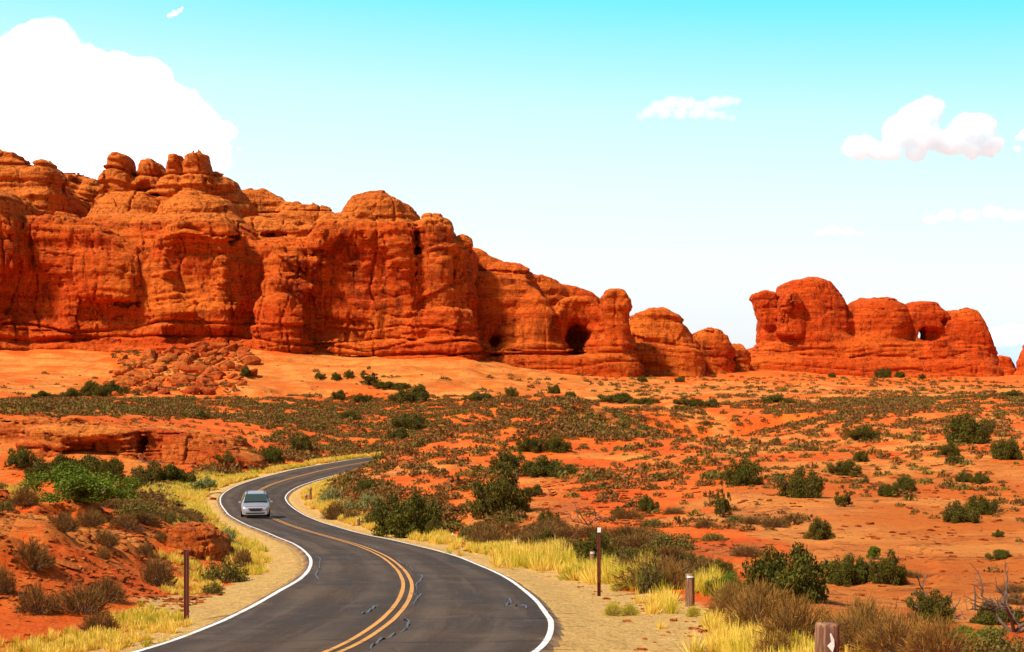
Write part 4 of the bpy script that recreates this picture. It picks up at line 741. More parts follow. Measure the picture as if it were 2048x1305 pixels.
for sd_, o0, o1, y0, y1, n in vb:
    ks = np.where((RC[:, 1] > y0) & (RC[:, 1] < y1))[0]; k = ks[rs.randint(len(ks), size=n)]; of = sd_ * (o0 + (o1 - o0) * rs.rand(n)); x_ = RC[k, 0] + RN[k, 0] * of; y_ = RC[k, 1] + RN[k, 1] * of; o_, _z = road_q(x_, y_); kk = np.abs(o_) > o0 - .5
    xx = np.r_[xx, x_[kk]]; yy = np.r_[yy, y_[kk]]; szm = np.r_[szm, .45 + .75 * rs.rand(kk.sum())]; inf = np.r_[inf, np.abs(CX + x_[kk] * F / y_[kk] - 1024) < 1050]
g_ = ground(xx, yy)
show = szm / yy * inf; order = np.argsort(-show); big = set(order[:235].tolist()); print('brush', len(xx))
olive = rs.rand(len(xx)) < np.where(vn(xx / 25, yy / 25, xx * 0) > 0, .28, .1)
def where_(x, y):
    px, py = pix(x, y, ground(x, y)[0])
    if px < 560: return 'the left side of the road'
    if px < 1000 and y > 190: return 'the brush flat beyond the road end'
    if px < 1130: return 'the red slope inside the road curve'
    return 'the open right-hand slope'
SZ = 0
for i in big:
    kd = 'olive' if olive[i] else 'brown'; lib = SH if yy[i] < 75 else SHL; o = link('desert_shrub', lib[kd][rs.randint(3)], None, (xx[i], yy[i], g_[i] - .03)); s_ = szm[i] / 1.0 * .95
    o.scale = (s_, s_ * (.85 + .3 * rs.rand()), s_ * (.65 + .3 * rs.rand())); o.rotation_euler = (0, 0, rs.rand() * 6.28)
    z_ = where_(xx[i], yy[i]); lab = 'small %s desert shrub among many alike on %s' % ('olive' if olive[i] else 'brown', z_)
    near = min(TREES, key=lambda t: math.hypot(t[0] - xx[i], t[1] - yy[i])); dx, dy = xx[i] - near[0], yy[i] - near[1]
    if math.hypot(dx, dy) < near[2] + 9:
        sd_ = ('right of' if dx > 0 else 'left of') if abs(dx) > abs(dy) else ('behind' if dy > 0 else 'in front of'); l2 = '%s shrub %s the %s' % ('olive' if olive[i] else 'brown', sd_, near[3])
        if len(l2.split()) <= 16: lab = l2
    tag(o, lab, 'shrub', '%s shrubs scattered over %s' % ('olive' if olive[i] else 'brown', z_))
rest = np.array([i for i in range(len(xx)) if i not in big]); G = [Geo(), Geo()]
protos = []
for k in range(6):
    r = np.random.RandomState(400 + k); n = 46; u = r.randn(n, 3); u[:, 2] = np.abs(u[:, 2]); u /= np.linalg.norm(u, axis=1)[:, None]; c = u * (.45 + .5 * r.rand(n))[:, None] * np.array([1, 1, .7]); v, q_ = leafquads(c, .17, r, 1.2, .6); protos.append((v, q_, np.repeat(r.rand(n), 4)))
for w_ in (0, 1):
    for k in range(6):
        sub = rest[(olive[rest] == bool(w_)) & (rest % 6 == k)]
        if not len(sub): continue
        v, q_, a_ = protos[k]; n = len(v); th_ = rs.rand(len(sub)) * 6.28; s_ = szm[sub] * .92; c_, s2_ = np.cos(th_)[:, None], np.sin(th_)[:, None]
        X = (v[None, :, 0] * c_ - v[None, :, 1] * s2_) * s_[:, None] + xx[sub][:, None]; Y = (v[None, :, 0] * s2_ + v[None, :, 1] * c_) * s_[:, None] + yy[sub][:, None]; Z = v[None, :, 2] * (s_ * (.8 + .5 * rs.rand(len(sub))))[:, None] + g_[sub][:, None]
        Q = (q_[None] + (np.arange(len(sub)) * n)[:, None, None]).reshape(-1, 4); G[w_].add(np.stack([X, Y, Z], -1).reshape(-1, 3), Q, w_, np.clip(np.tile(a_, len(sub)) * .7 + np.repeat(rs.rand(len(sub)), n) * .3, 0, 1))
gg = Geo()
for w_ in (0, 1): gg.add(np.concatenate(G[w_].v), np.concatenate([q_ for q_ in G[w_].q]), w_, np.concatenate(G[w_].a))
tag(link('desert_brush', gg.mesh('desert_brush', [M_BRN, M_OLV])), 'mass of small brown and olive desert brush covering the flats and slopes', 'brush', kind='stuff')
# ------------------------------------------------------------------ yellow grass along the verges
def tufts(name, X, Y, S, mat, nb, label, cat, wd=.006):
    r = np.random.RandomState(len(X)); n = len(X); gz = ground(X, Y); Bx = np.repeat(np.c_[X, Y, gz], nb, 0); s_ = np.repeat(S, nb); a = r.rand(n * nb) * 6.28; l = r.rand(n * nb) ** .7
    b_ = Bx + np.c_[np.cos(a) * s_ * .25 * l, np.sin(a) * s_ * .25 * l, np.zeros(n * nb) - .02]; t_ = b_ + np.c_[np.cos(a) * s_ * .5 * l, np.sin(a) * s_ * .5 * l, s_ * (.6 + .5 * r.rand(n * nb)) * (1.15 - .5 * l)]
    w_ = wd * (.6 + np.repeat(np.clip(Y / 45, .6, 4), nb)); v, q_ = blades(b_, t_, w_, r); g = Geo(); g.add(v, q_, 0, np.repeat(np.clip(r.rand(n * nb) * .6 + np.repeat(r.rand(n), nb) * .4, 0, 1), 4))
    return tag(link(name, g.mesh(name, [mat])), label, cat, kind='stuff')
r = np.random.RandomState(77); TX = []; TY = []; TSz = []
def verge(side, o0, o1, y0, y1, n, s0, s1, clump=.0):
    ks = np.where((RC[:, 1] > y0) & (RC[:, 1] < y1))[0]; k = ks[r.randint(len(ks), size=n)]; of = side * (o0 + (o1 - o0) * r.rand(n) ** 1.1); x = RC[k, 0] + RN[k, 0] * of + r.randn(n) * .1; y = RC[k, 1] + RN[k, 1] * of + r.randn(n) * .3
    c_ = vn(x / 1.6, y / 1.6, x * 0 + side) + .5 * vn(x / .6, y / .6, x * 0) > clump; o_, _ = road_q(x, y); c_ &= np.abs(o_) > o0 - .3; TX.append(x[c_]); TY.append(y[c_]); TSz.append((s0 + (s1 - s0) * r.rand(n))[c_])
verge(1, 5.3, 6.8, 24, 48, 1300, .10, .24, .2); verge(1, 4.5, 7.8, 46, 95, 4400, .16, .36, -.05); verge(1, 4.3, 9.0, 95, 150, 3600, .35, .7, -.3); verge(1, 4.2, 6.5, 148, 195, 1500, .35, .6, -.1)
verge(-1, 5.6, 6.8, 42, 64, 1500, .18, .38, .05); verge(-1, 4.8, 6.4, 58, 120, 2400, .25, .5, -.05); verge(-1, 4.4, 6.6, 115, 175, 1800, .35, .6, 0)
def patch(cx, cy, rx, ry, n, s0, s1):
    px = cx + r.randn(n) * rx; py = cy + r.randn(n) * ry
    for a, b in zip(px, py):
        p = hit(a, min(b, 1500)); 
        if p: TX.append([p[0]]); TY.append([p[1]]); TSz.append([s0 + (s1 - s0) * r.rand()])
for c_ in ((1410, 1180, 18, 9, 50, .3, .55), (1290, 1160, 14, 8, 34, .4, .8), (1225, 1156, 16, 6, 40, .4, .65), (1340, 1215, 26, 10, 30, .2, .5), (1420, 1250, 40, 14, 60, .15, .35), (1500, 1296, 50, 14, 130, .15, .4), (1580, 1330, 60, 14, 120, .2, .4), (300, 1245, 34, 11, 170, .10, .22), (200, 1285, 50, 9, 150, .10, .22), (100, 1302, 50, 8, 80, .1, .24), (1000, 1100, 40, 6, 60, .3, .5), (1195, 1155, 30, 8, 60, .4, .7), (1090, 1125, 45, 8, 140, .4, .8), (20, 985, 20, 6, 20, .2, .4)): patch(*c_)
TX, TY, TSz = map(np.concatenate, (TX, TY, TSz)); print('tufts', len(TX))
fr = (np.abs(TX) < TY * .42 + 4); TX, TY, TSz = TX[fr], TY[fr], TSz[fr]
bpx, bpy_ = pix(TX, TY, ground(TX, TY)); fr = ~((bpx > 1345) & (bpx < 1412) & (bpy_ > 1188) & (bpy_ < 1300)); TX, TY, TSz = TX[fr], TY[fr], TSz[fr]
gm = r.rand(len(TX)) < np.where(vn(TX / 5, TY / 5, TX * 0 + 3) > .0, .5, .1)
tufts('dry_grass', TX[~gm], TY[~gm], TSz[~gm], M_GRASS, 56, 'tufts of dry golden yellow grass lining both road verges', 'grass'); tufts('green_grass', TX[gm], TY[gm], TSz[gm], M_RAB, 44, 'yellow-green grass mixed into the golden verge grass', 'grass')
print('veg', time.time() - T0)
# ------------------------------------------------------------------ boulders fallen from the cliff
def boulder_mesh(seed, flat=.75, sub=3, blocky=1.0):
    r = np.random.RandomState(seed); import bmesh
    bm = bmesh.new(); bmesh.ops.create_icosphere(bm, subdivisions=sub, radius=1.0); co = np.array([v.co[:] for v in bm.verts])
    for k in range(11):
        n_ = r.randn(3); n_ /= np.linalg.norm(n_); dd = .52 + .3 * r.rand(); t = co @ n_ - dd; co -= np.maximum(t, 0)[:, None] * n_ * blocky
    co *= 1 + .10 * fbm(co[:, 0] * 1.7 + seed, co[:, 1] * 1.7, co[:, 2] * 1.7, 3)[:, None]; co *= np.array([1, .8 + .3 * r.rand(), flat])
    for v, c in zip(bm.verts, co): v.co = c
    me = bpy.data.meshes.new('boulder'); bm.to_mesh(me); bm.free(); me.materials.append(M_BOULD); return me
BM = [boulder_mesh(500 + i, .6 + .25 * (i % 3) / 2) for i in range(7)]; r = np.random.RandomState(9)
fan = [(395, 672), (440, 682), (490, 700), (505, 725), (500, 760), (480, 790), (300, 792), (215, 790), (205, 770), (222, 735), (290, 705), (350, 680)]
named = [(318,742,40,'large pale slab boulder in the middle of the boulder fall'), (265,757,44,'big round red boulder low on the left of the boulder fall'), (450,710,24,'upright pale boulder at the upper right of the boulder fall'), (378,700,26,'pale blocky boulder near the top of the boulder fall'), (418,730,28,'leaning boulder right of the middle of the fall'), (228,793,22,'lone round boulder rolled down left of the fall'), (245,720,24,'dark red boulder at the upper left of the fall'), (480,772,26,'red boulder at the lower right end of the fall'), (345,768,30,'wide low boulder at the bottom of the fall'), (400,762,26,'pointed boulder at the bottom of the fall, right of the wide low one')]
def put_b(px, py, w, label, group=None, kind='boulder'):
    p = hit(px, py); 
    if p is None: return
    s_ = w * p[1] / F / 2; o = link(kind, BM[r.randint(7)], None, (p[0], p[1] + s_ * .6, ground(p[0], p[1] + s_ * .6)[0] + s_ * .25)); o.scale = (s_, s_, s_ * (.8 + .3 * r.rand())); o.rotation_euler = (r.randn() * .25, r.randn() * .25, r.rand() * 6.28); tag(o, label, kind, group)
for px, py, w, lb in named: put_b(px, py, w, lb)
n_ = 0
while n_ < 275:
    px = 200 + 310 * r.rand(); py = 670 + 125 * r.rand()
    if not inpoly(np.array([px]), np.array([py]), fan)[0]: continue
    n_ += 1; w_b = 7 + 36 * r.rand() ** 2.4; put_b(px, py, w_b, '%s red sandstone boulder in the %s %s part of the fall below the cliff' % ('large' if w_b > 22 else 'mid-sized' if w_b > 11 else 'small', 'upper' if py < 712 else 'middle' if py < 752 else 'lower', 'left' if px < 310 else 'central' if px < 410 else 'right'), 'boulders heaped below the cliff')
for px, py, w, lb in ((1210, 762, 14, 'small pale block below the pillar, first from the arch'), (1588, 1252, 74, 'flat-topped pale red slab rock half hidden by bushes near the nearest post'), (1180, 752, 12, 'small boulder just below the arch opening'), (128, 1136, 60, 'thin pale slab lying right of the round dark bush on the near bank'), (1425, 945, 16, 'little pale stone on the red mid slope'), (425, 1000, 14, 'little pale rock by the dip next to the verge')):
    put_b(px, py, w, lb)
    if w in (60, 74): o = [q_ for q_ in COL.objects if q_.get('label') == lb][0]; o.scale.z *= (.22 if w == 60 else .5); 
# loose stones: nobody could count them
rs = np.random.RandomState(31); Gs = Geo()
sp = []
for k in range(5):
    rr2 = np.random.RandomState(k); c8 = np.array([[x, y, z] for x in (-1, 1) for y in (-1, 1) for z in (-1, 1)], float) * (1 + .35 * rr2.randn(8, 3)) * np.array([1, .8, .4]); sp.append(c8)
fq = np.array([[0, 1, 3, 2], [4, 6, 7, 5], [0, 4, 5, 1], [2, 3, 7, 6], [0, 2, 6, 4], [1, 5, 7, 3]])
X = []; Y = []; S = []
N1 = 150000; xx = (rs.rand(N1) - .5) * 2; yy = 20 * np.exp(rs.rand(N1) * math.log(480 / 20)); xx = xx * (yy * .38 + 3); gz = ground(xx, yy); ppx, ppy = pix(xx, yy, gz); ro, _ = road_q(xx, yy)
dn = np.full(N1, .08); 
for poly, dd in (([(-60, 960), (60, 985), (330, 1050), (470, 1085), (440, 1200), (250, 1240), (-60, 1310)], 1.0), (fan, 1.3), ([(-60, 830), (500, 850), (480, 940), (-60, 960)], .2), ([(1000, 930), (1200, 960), (1500, 1100), (1250, 1130), (960, 1060)], .3), ([(1500, 930), (2100, 880), (2100, 1230), (1600, 1230)], .07)):
    dn = np.where(inpoly(ppx, ppy, poly), dd, dn)
k = (rs.rand(N1) < dn * np.clip(.6 + 1.6 * fbm(xx / 3, yy / 3, xx * 0 + 2, 3), .05, 2)) & (np.abs(ro) > 4.6); xx, yy, gz = xx[k], yy[k], gz[k]; sz = (.02 + .09 * rs.rand(len(xx)) ** 3) * np.clip(yy / 40, .8, 2.6); print('stones', len(xx))
for j in range(5):
    s_ = np.arange(len(xx)) % 5 == j; a = rs.rand(s_.sum()) * 6.28; c_, d_ = np.cos(a)[:, None], np.sin(a)[:, None]; v = sp[j]; z_ = sz[s_][:, None]
    vv = np.stack([(v[None, :, 0] * c_ - v[None, :, 1] * d_) * z_ + xx[s_][:, None], (v[None, :, 0] * d_ + v[None, :, 1] * c_) * z_ + yy[s_][:, None], v[None, :, 2] * z_ + gz[s_][:, None]], -1)
    Gs.add(vv.reshape(-1, 3), (fq[None] + (np.arange(s_.sum()) * 8)[:, None, None]).reshape(-1, 4))
tag(link('stone_rubble', Gs.mesh('stone_rubble', [M_BOULD])), 'loose red stones and chips strewn over the bare ground', 'stones', kind='stuff')
# ------------------------------------------------------------------ dead wood on the right
def dead_branches(seed, L, n, spread=.9):
    r = np.random.RandomState(seed); g = Geo()
    def grow(p, d, l, rad, lev):
        pts = [p]; dd = d.copy()
        for _ in range(5): dd = dd + r.randn(3) * .22; dd /= np.linalg.norm(dd); pts.append(pts[-1] + dd * l / 5)
        v, q_ = tube(pts, np.linspace(rad, rad * .35, 6), 5); g.add(v, q_)
        if lev:
            for _ in range(3 + (lev > 1)): i = r.randint(1, 6); nd = dd + r.randn(3) * spread; nd[2] = abs(nd[2]) * .8; nd /= np.linalg.norm(nd); grow(pts[i], nd, l * .55, rad * .5, lev - 1)
    for _ in range(n): d = r.randn(3); d[2] = abs(d[2]) * .7; d /= np.linalg.norm(d); grow(np.zeros(3), d, L, .035 * L + .01, 2)
    return g.mesh('dead_tree', [M_DEAD], True)
for px, py, h, n_, lb in ((1995, 1236, 1.0, 6, 'tangle of bare grey branches at the right edge'), (1868, 1238, .75, 5, 'bare grey branches sticking out of the half-dead juniper'), (840, 1060, 1.3, 7, 'dead grey twigs in front of the roadside thicket'), (460, 838, 2.2, 3, 'bare dead shrub on the brush flat left of the road'), (318, 928, 1.8, 3, 'bare twisted tree among the dark junipers below the ledge'), (2022, 1262, .9, 4, 'dark fallen branches under the tangle at the right edge'), (1178, 1050, .9, 4, 'bare twiggy bush left above the tall right post')):
    p = hit(px, py); o = link('dead_tree', dead_branches(px, h, n_), None, (p[0], p[1] - .2, p[2] - .02)); tag(o, lb, 'dead tree')
p = hit(1950, 1222); g = Geo(); v, q_ = tube([(0, 0, -.1), (.01, 0, .3), (-.015, .01, .62)], [.028, .024, .012], 7); g.add(v, q_); v, q_ = tube([(0, 0, .3), (.05, .02, .4)], [.012, .006], 5); g.add(v, q_); tag(link('dead_stump', g.mesh('dead_stump', [M_DEAD], True), None, p), 'thin upright grey snag on bare rock near the right edge', 'dead stump')
# ------------------------------------------------------------------ posts
M_RPOST = plain('rusty_brown_steel', (.16, .035, .02), .6, .3); M_WOOD = None
m = Mat('weathered_wood_post', .9, .1); g1 = m.noise(m.pos((14, 14, .9), obj=True), 2, 6, .6, .4); c = m.mix(m.rng(g1, .35, .65), (.12, .055, .032), (.34, .17, .09)); c = m.mix(m.rng(m.noise(m.pos((30, 30, 1.5), obj=True), 3, 4, .6), .55, .7, 0, .7), c, (.03, .015, .01)); M_WOOD = m.fin(c, m.bump(g1, .8, .01))
M_REFL = plain('white_reflector', (.82, .80, .76), .35, .5); M_GREY = plain('grey_stake', (.45, .43, .4), .5, .4)
def steel_post(px, top, py, d, lb, white):
    u = d / F; z0 = CZ + (HY - py) * u; H_ = (py - top) * u; x = (px - CX) * u; e = empty('steel_post', (x, d, z0)); tag(e, lb, 'post')
    g = Geo(); w, t = .092, .012                                   # U-channel delineator post
    zb = float(ground(x, d)[0]) - z0 - .15; g.box((0, .022, (H_ + zb) / 2), (w, t, H_ - zb)); g.box((-w / 2 + t / 2, -.008, (H_ + zb) / 2), (t, .046, H_ - zb)); g.box((w / 2 - t / 2, -.008, (H_ + zb) / 2), (t, .046, H_ - zb)); g.box((0, -.012, H_ * .5), (w * .45, t, H_ * .96))
    link('channel', g.mesh('channel', [M_RPOST]), e)
    if white: g = Geo(); g.box((0, -.034, H_ - .05), (.088, .006, .11)); g.box((0, -.004, H_ + .008), (.09, .06, .012)); link('reflector', g.mesh('reflector', [M_REFL]), e)
steel_post(373, 1100, 1240, 28, 'thin rusty brown steel post standing in the grass beside the left verge', False)
steel_post(1198, 1057, 1168, 37, 'tall thin rusty steel post with a white top beside the right verge', True)
def bollard(px, top, py, wpx, lb, refl='band', d=None):
    if d is None: p = hit(px, py); d = p[1]
    u = d / F; z0 = CZ + (HY - py) * u; x = (px - CX) * u; z0g = float(ground(x, d)[0]); H_ = CZ + (HY - top) * u - z0g; W = wpx * u / 2; e = empty('wooden_post', (x, d, z0g)); tag(e, lb, 'post'); r = np.random.RandomState(int(px))
    sg = 18; hs = np.array([-.12, 0, H_ * .3, H_ * .6, H_ * .85, H_ - W * .25, H_, H_ + .004]); rd = np.array([1.03, 1.02, 1, .99, 1.0, .98, .86, .02]) * W; a = np.arange(sg) * 6.2832 / sg; jit = 1 + .035 * r.randn(sg)
    v = np.stack([np.outer(rd, np.cos(a) * jit), np.outer(rd, np.sin(a) * jit), np.repeat(hs[:, None], sg, 1) + (np.outer(rd > W * .8, r.randn(sg) * W * .05))], -1).reshape(-1, 3); i = np.arange(len(hs) * sg).reshape(-1, sg); j = np.roll(i, -1, 1); q_ = np.stack([i[:-1], j[:-1], j[1:], i[1:]], -1).reshape(-1, 4)
    g = Geo(); g.add(v, q_); link('post_shaft', g.mesh('post_shaft', [M_WOOD], True), e)
    if refl == 'band':                                             # white plate near the top on the side facing the traffic
        g = Geo(); zt = H_ - W * .30; hh = max(W * .42, .03); k = 7; aa = np.linspace(-2.35, -.8, k); v = np.stack([np.r_[np.cos(aa), np.cos(aa)] * W * 1.06, np.r_[np.sin(aa), np.sin(aa)] * W * 1.06, np.r_[np.full(k, zt), np.full(k, zt - hh)]], -1); g.add(v, [[n, n + k, n + k + 1, n + 1] for n in range(k - 1)]); v2 = v * np.array([1.05, 1.05, 1]); g.add(v2, [[n, n + k, n + k + 1, n + 1] for n in range(k - 1)]); link('reflector', g.mesh('reflector', [M_REFL]), e)
    elif refl == 'patch':
        o2 = [(-.02, .25), (.04, .34), (.28, .02), (.30, -.30), (.16, -.62), (-.22, -.30), (.06, -.12)]; import bmesh
        bm = bmesh.new(); vs = [bm.verts.new((W * (.0 + a_ * 1.05), -W * 1.03 - .004, H_ - W * 1.15 + b_ * W * 1.6)) for a_, b_ in o2]; bm.faces.new(vs); ex = bmesh.ops.extrude_face_region(bm, geom=bm.faces[:]); [setattr(v_, 'co', v_.co + Vector((0, .01, 0))) for v_ in ex['geom'] if isinstance(v_, bmesh.types.BMVert)]; bmesh.ops.recalc_face_normals(bm, faces=bm.faces[:])
        me = bpy.data.meshes.new('reflector'); bm.to_mesh(me); bm.free(); me.materials.append(M_REFL); link('reflector', me, e)
bollard(1655, 1247, 1440, 50, 'nearest thick wooden post with a torn white reflector patch', 'patch', 12)
bollard(1380, 1148, 1212, 19, 'wooden bollard with a white top plate in the yellow grass on the right')
bollard(1185, 1103, 1144, 11, 'short wooden bollard just behind the tall rusty steel post')
bollard(1032, 1080, 1101, 10, 'small wooden bollard in the grass, next beyond the tall post')
bollard(795, 1051, 1068, 7, 'small white-faced stake in the grass before the dead twigs')
bollard(717, 1036, 1052, 6, 'tiny brown stake by the verge left of the roadside thicket')
bollard(624, 1004, 1015, 5, 'tiny dark stake inside the curve, lowest of three')
bollard(612, 989, 1002, 5, 'tiny dark stake inside the curve, middle of three')
bollard(621, 975, 1000, 5, 'tall dark stake inside the curve, highest of three')
bollard(388, 1001, 1012, 6, 'short dark stake in the grass outside the curve', None)
p = hit(905, 1086); e = empty('marker_stake', p); tag(e, 'thin pale marker stake with a white flag-like top in the right grass', 'marker'); u = p[1] / F; g = Geo(); g.box((0, 0, 9 * u), (.025, .02, 20 * u)); link('stake', g.mesh('stake', [M_GREY]), e); g = Geo(); g.box((0, -.015, 18 * u), (.10, .01, .12), bev=.5); link('plate', g.mesh('plate', [M_REFL]), e)
# ------------------------------------------------------------------ tar seals and cracks in the asphalt
M_TAR = plain('blue_grey_tar_seal', (.105, .108, .130), .7, .15); M_CRK = plain('dark_crack', (.03, .025, .022), .9, .1)
def on_road(px, py):
    d = DS[(DS > 15) & (DS < 200)]; x = (px - CX) * d / F; z = CZ + (HY - py) * d / F; o_, rz2 = road_q(x, d); i = np.where((z <= rz2) & (np.abs(o_) < 3.5))[0]
    if not len(i): return None
    i = i[0]; return x[i], d[i]
g = Geo(); r = np.random.RandomState(4)
for line in ([(792,1119),(800,1126),(820,1134),(826,1142)],[(838,1148),(845,1156),(832,1170),(834,1180)],[(820,1186),(840,1190),(832,1200),(828,1210)],[(800,1238),(818,1244),(812,1258),(790,1266),(760,1280),(735,1300)],[(628,1112),(640,1118),(638,1135),(650,1142)],[(1015,1196),(1022,1206),(1008,1212)],[(1030,1212),(1048,1210),(1056,1218)],[(640,1160),(630,1150),(636,1140)],[(730,1090),(750,1094),(760,1100)],[(560,1062),(580,1070),(600,1076)],[(752,1210),(740,1220),(722,1230)]):
    q2 = [on_road(*a) for a in line]
    if any(a is None for a in q2): continue
    q2 = np.array(q2); t = np.linspace(0, len(q2) - 1, 40); xs = np.interp(t, np.arange(len(q2)), q2[:, 0]) + .035 * fbm(t * 2, t * 0 + line[0][0], t * 0, 3); ys = np.interp(t, np.arange(len(q2)), q2[:, 1]) + .06 * fbm(t * 2, t * 0 + line[0][1], t * 0, 3)
    tn = np.stack([np.gradient(xs), np.gradient(ys)], 1); tn /= np.linalg.norm(tn, axis=1)[:, None]; nn = np.c_[-tn[:, 1], tn[:, 0]]; w = .026 * (.35 + .65 * np.abs(fbm(t * .9, t * 0 + 3, t * 0, 2)) * 2) * np.clip(np.minimum(t, t[-1] - t) * 3, .05, 1)
    a_ = np.c_[xs, ys] + nn * w[:, None]; b_ = np.c_[xs, ys] - nn * w[:, None]; za = road_q(a_[:, 0], a_[:, 1])[1] + .011; zb = road_q(b_[:, 0], b_[:, 1])[1] + .011
    g.add(np.r_[np.c_[a_, za], np.c_[b_, zb]], [[k, k + 1, k + 41, k + 40] for k in range(39)])
tag(link('tar_seal', g.mesh('tar_seal', [M_TAR]), road), kind=None)
g = Geo()
for y0 in (22.2, 23.6, 25.3, 27.5, 29.6, 32.5, 36, 41, 47, 53, 60, 70):
    k = int(np.argmin(np.abs(RC[:, 1] - y0))); t = np.linspace(-3.3 - .5 * r.rand(), 3.1 - 2.5 * r.rand() * (r.rand() > .4), 60); w_ = .35 * fbm(t * .9 + y0, t * 0, t * 0, 3); c = RC[k]; x = c[0] + RN[k, 0] * t + RT[k, 0] * w_; y = c[1] + RN[k, 1] * t + RT[k, 1] * w_; w = .006 + .012 * np.abs(vn(t * 2, t * 0 + y0, t * 0))
    z = road_q(x, y)[1] + .009; a_ = np.c_[x + RT[k, 0] * w, y + RT[k, 1] * w, z]; b_ = np.c_[x - RT[k, 0] * w, y - RT[k, 1] * w, z]; g.add(np.r_[a_, b_], [[i, i + 60, i + 61, i + 1] for i in range(59)])
link('road_crack', g.mesh('road_crack', [M_CRK]), road)
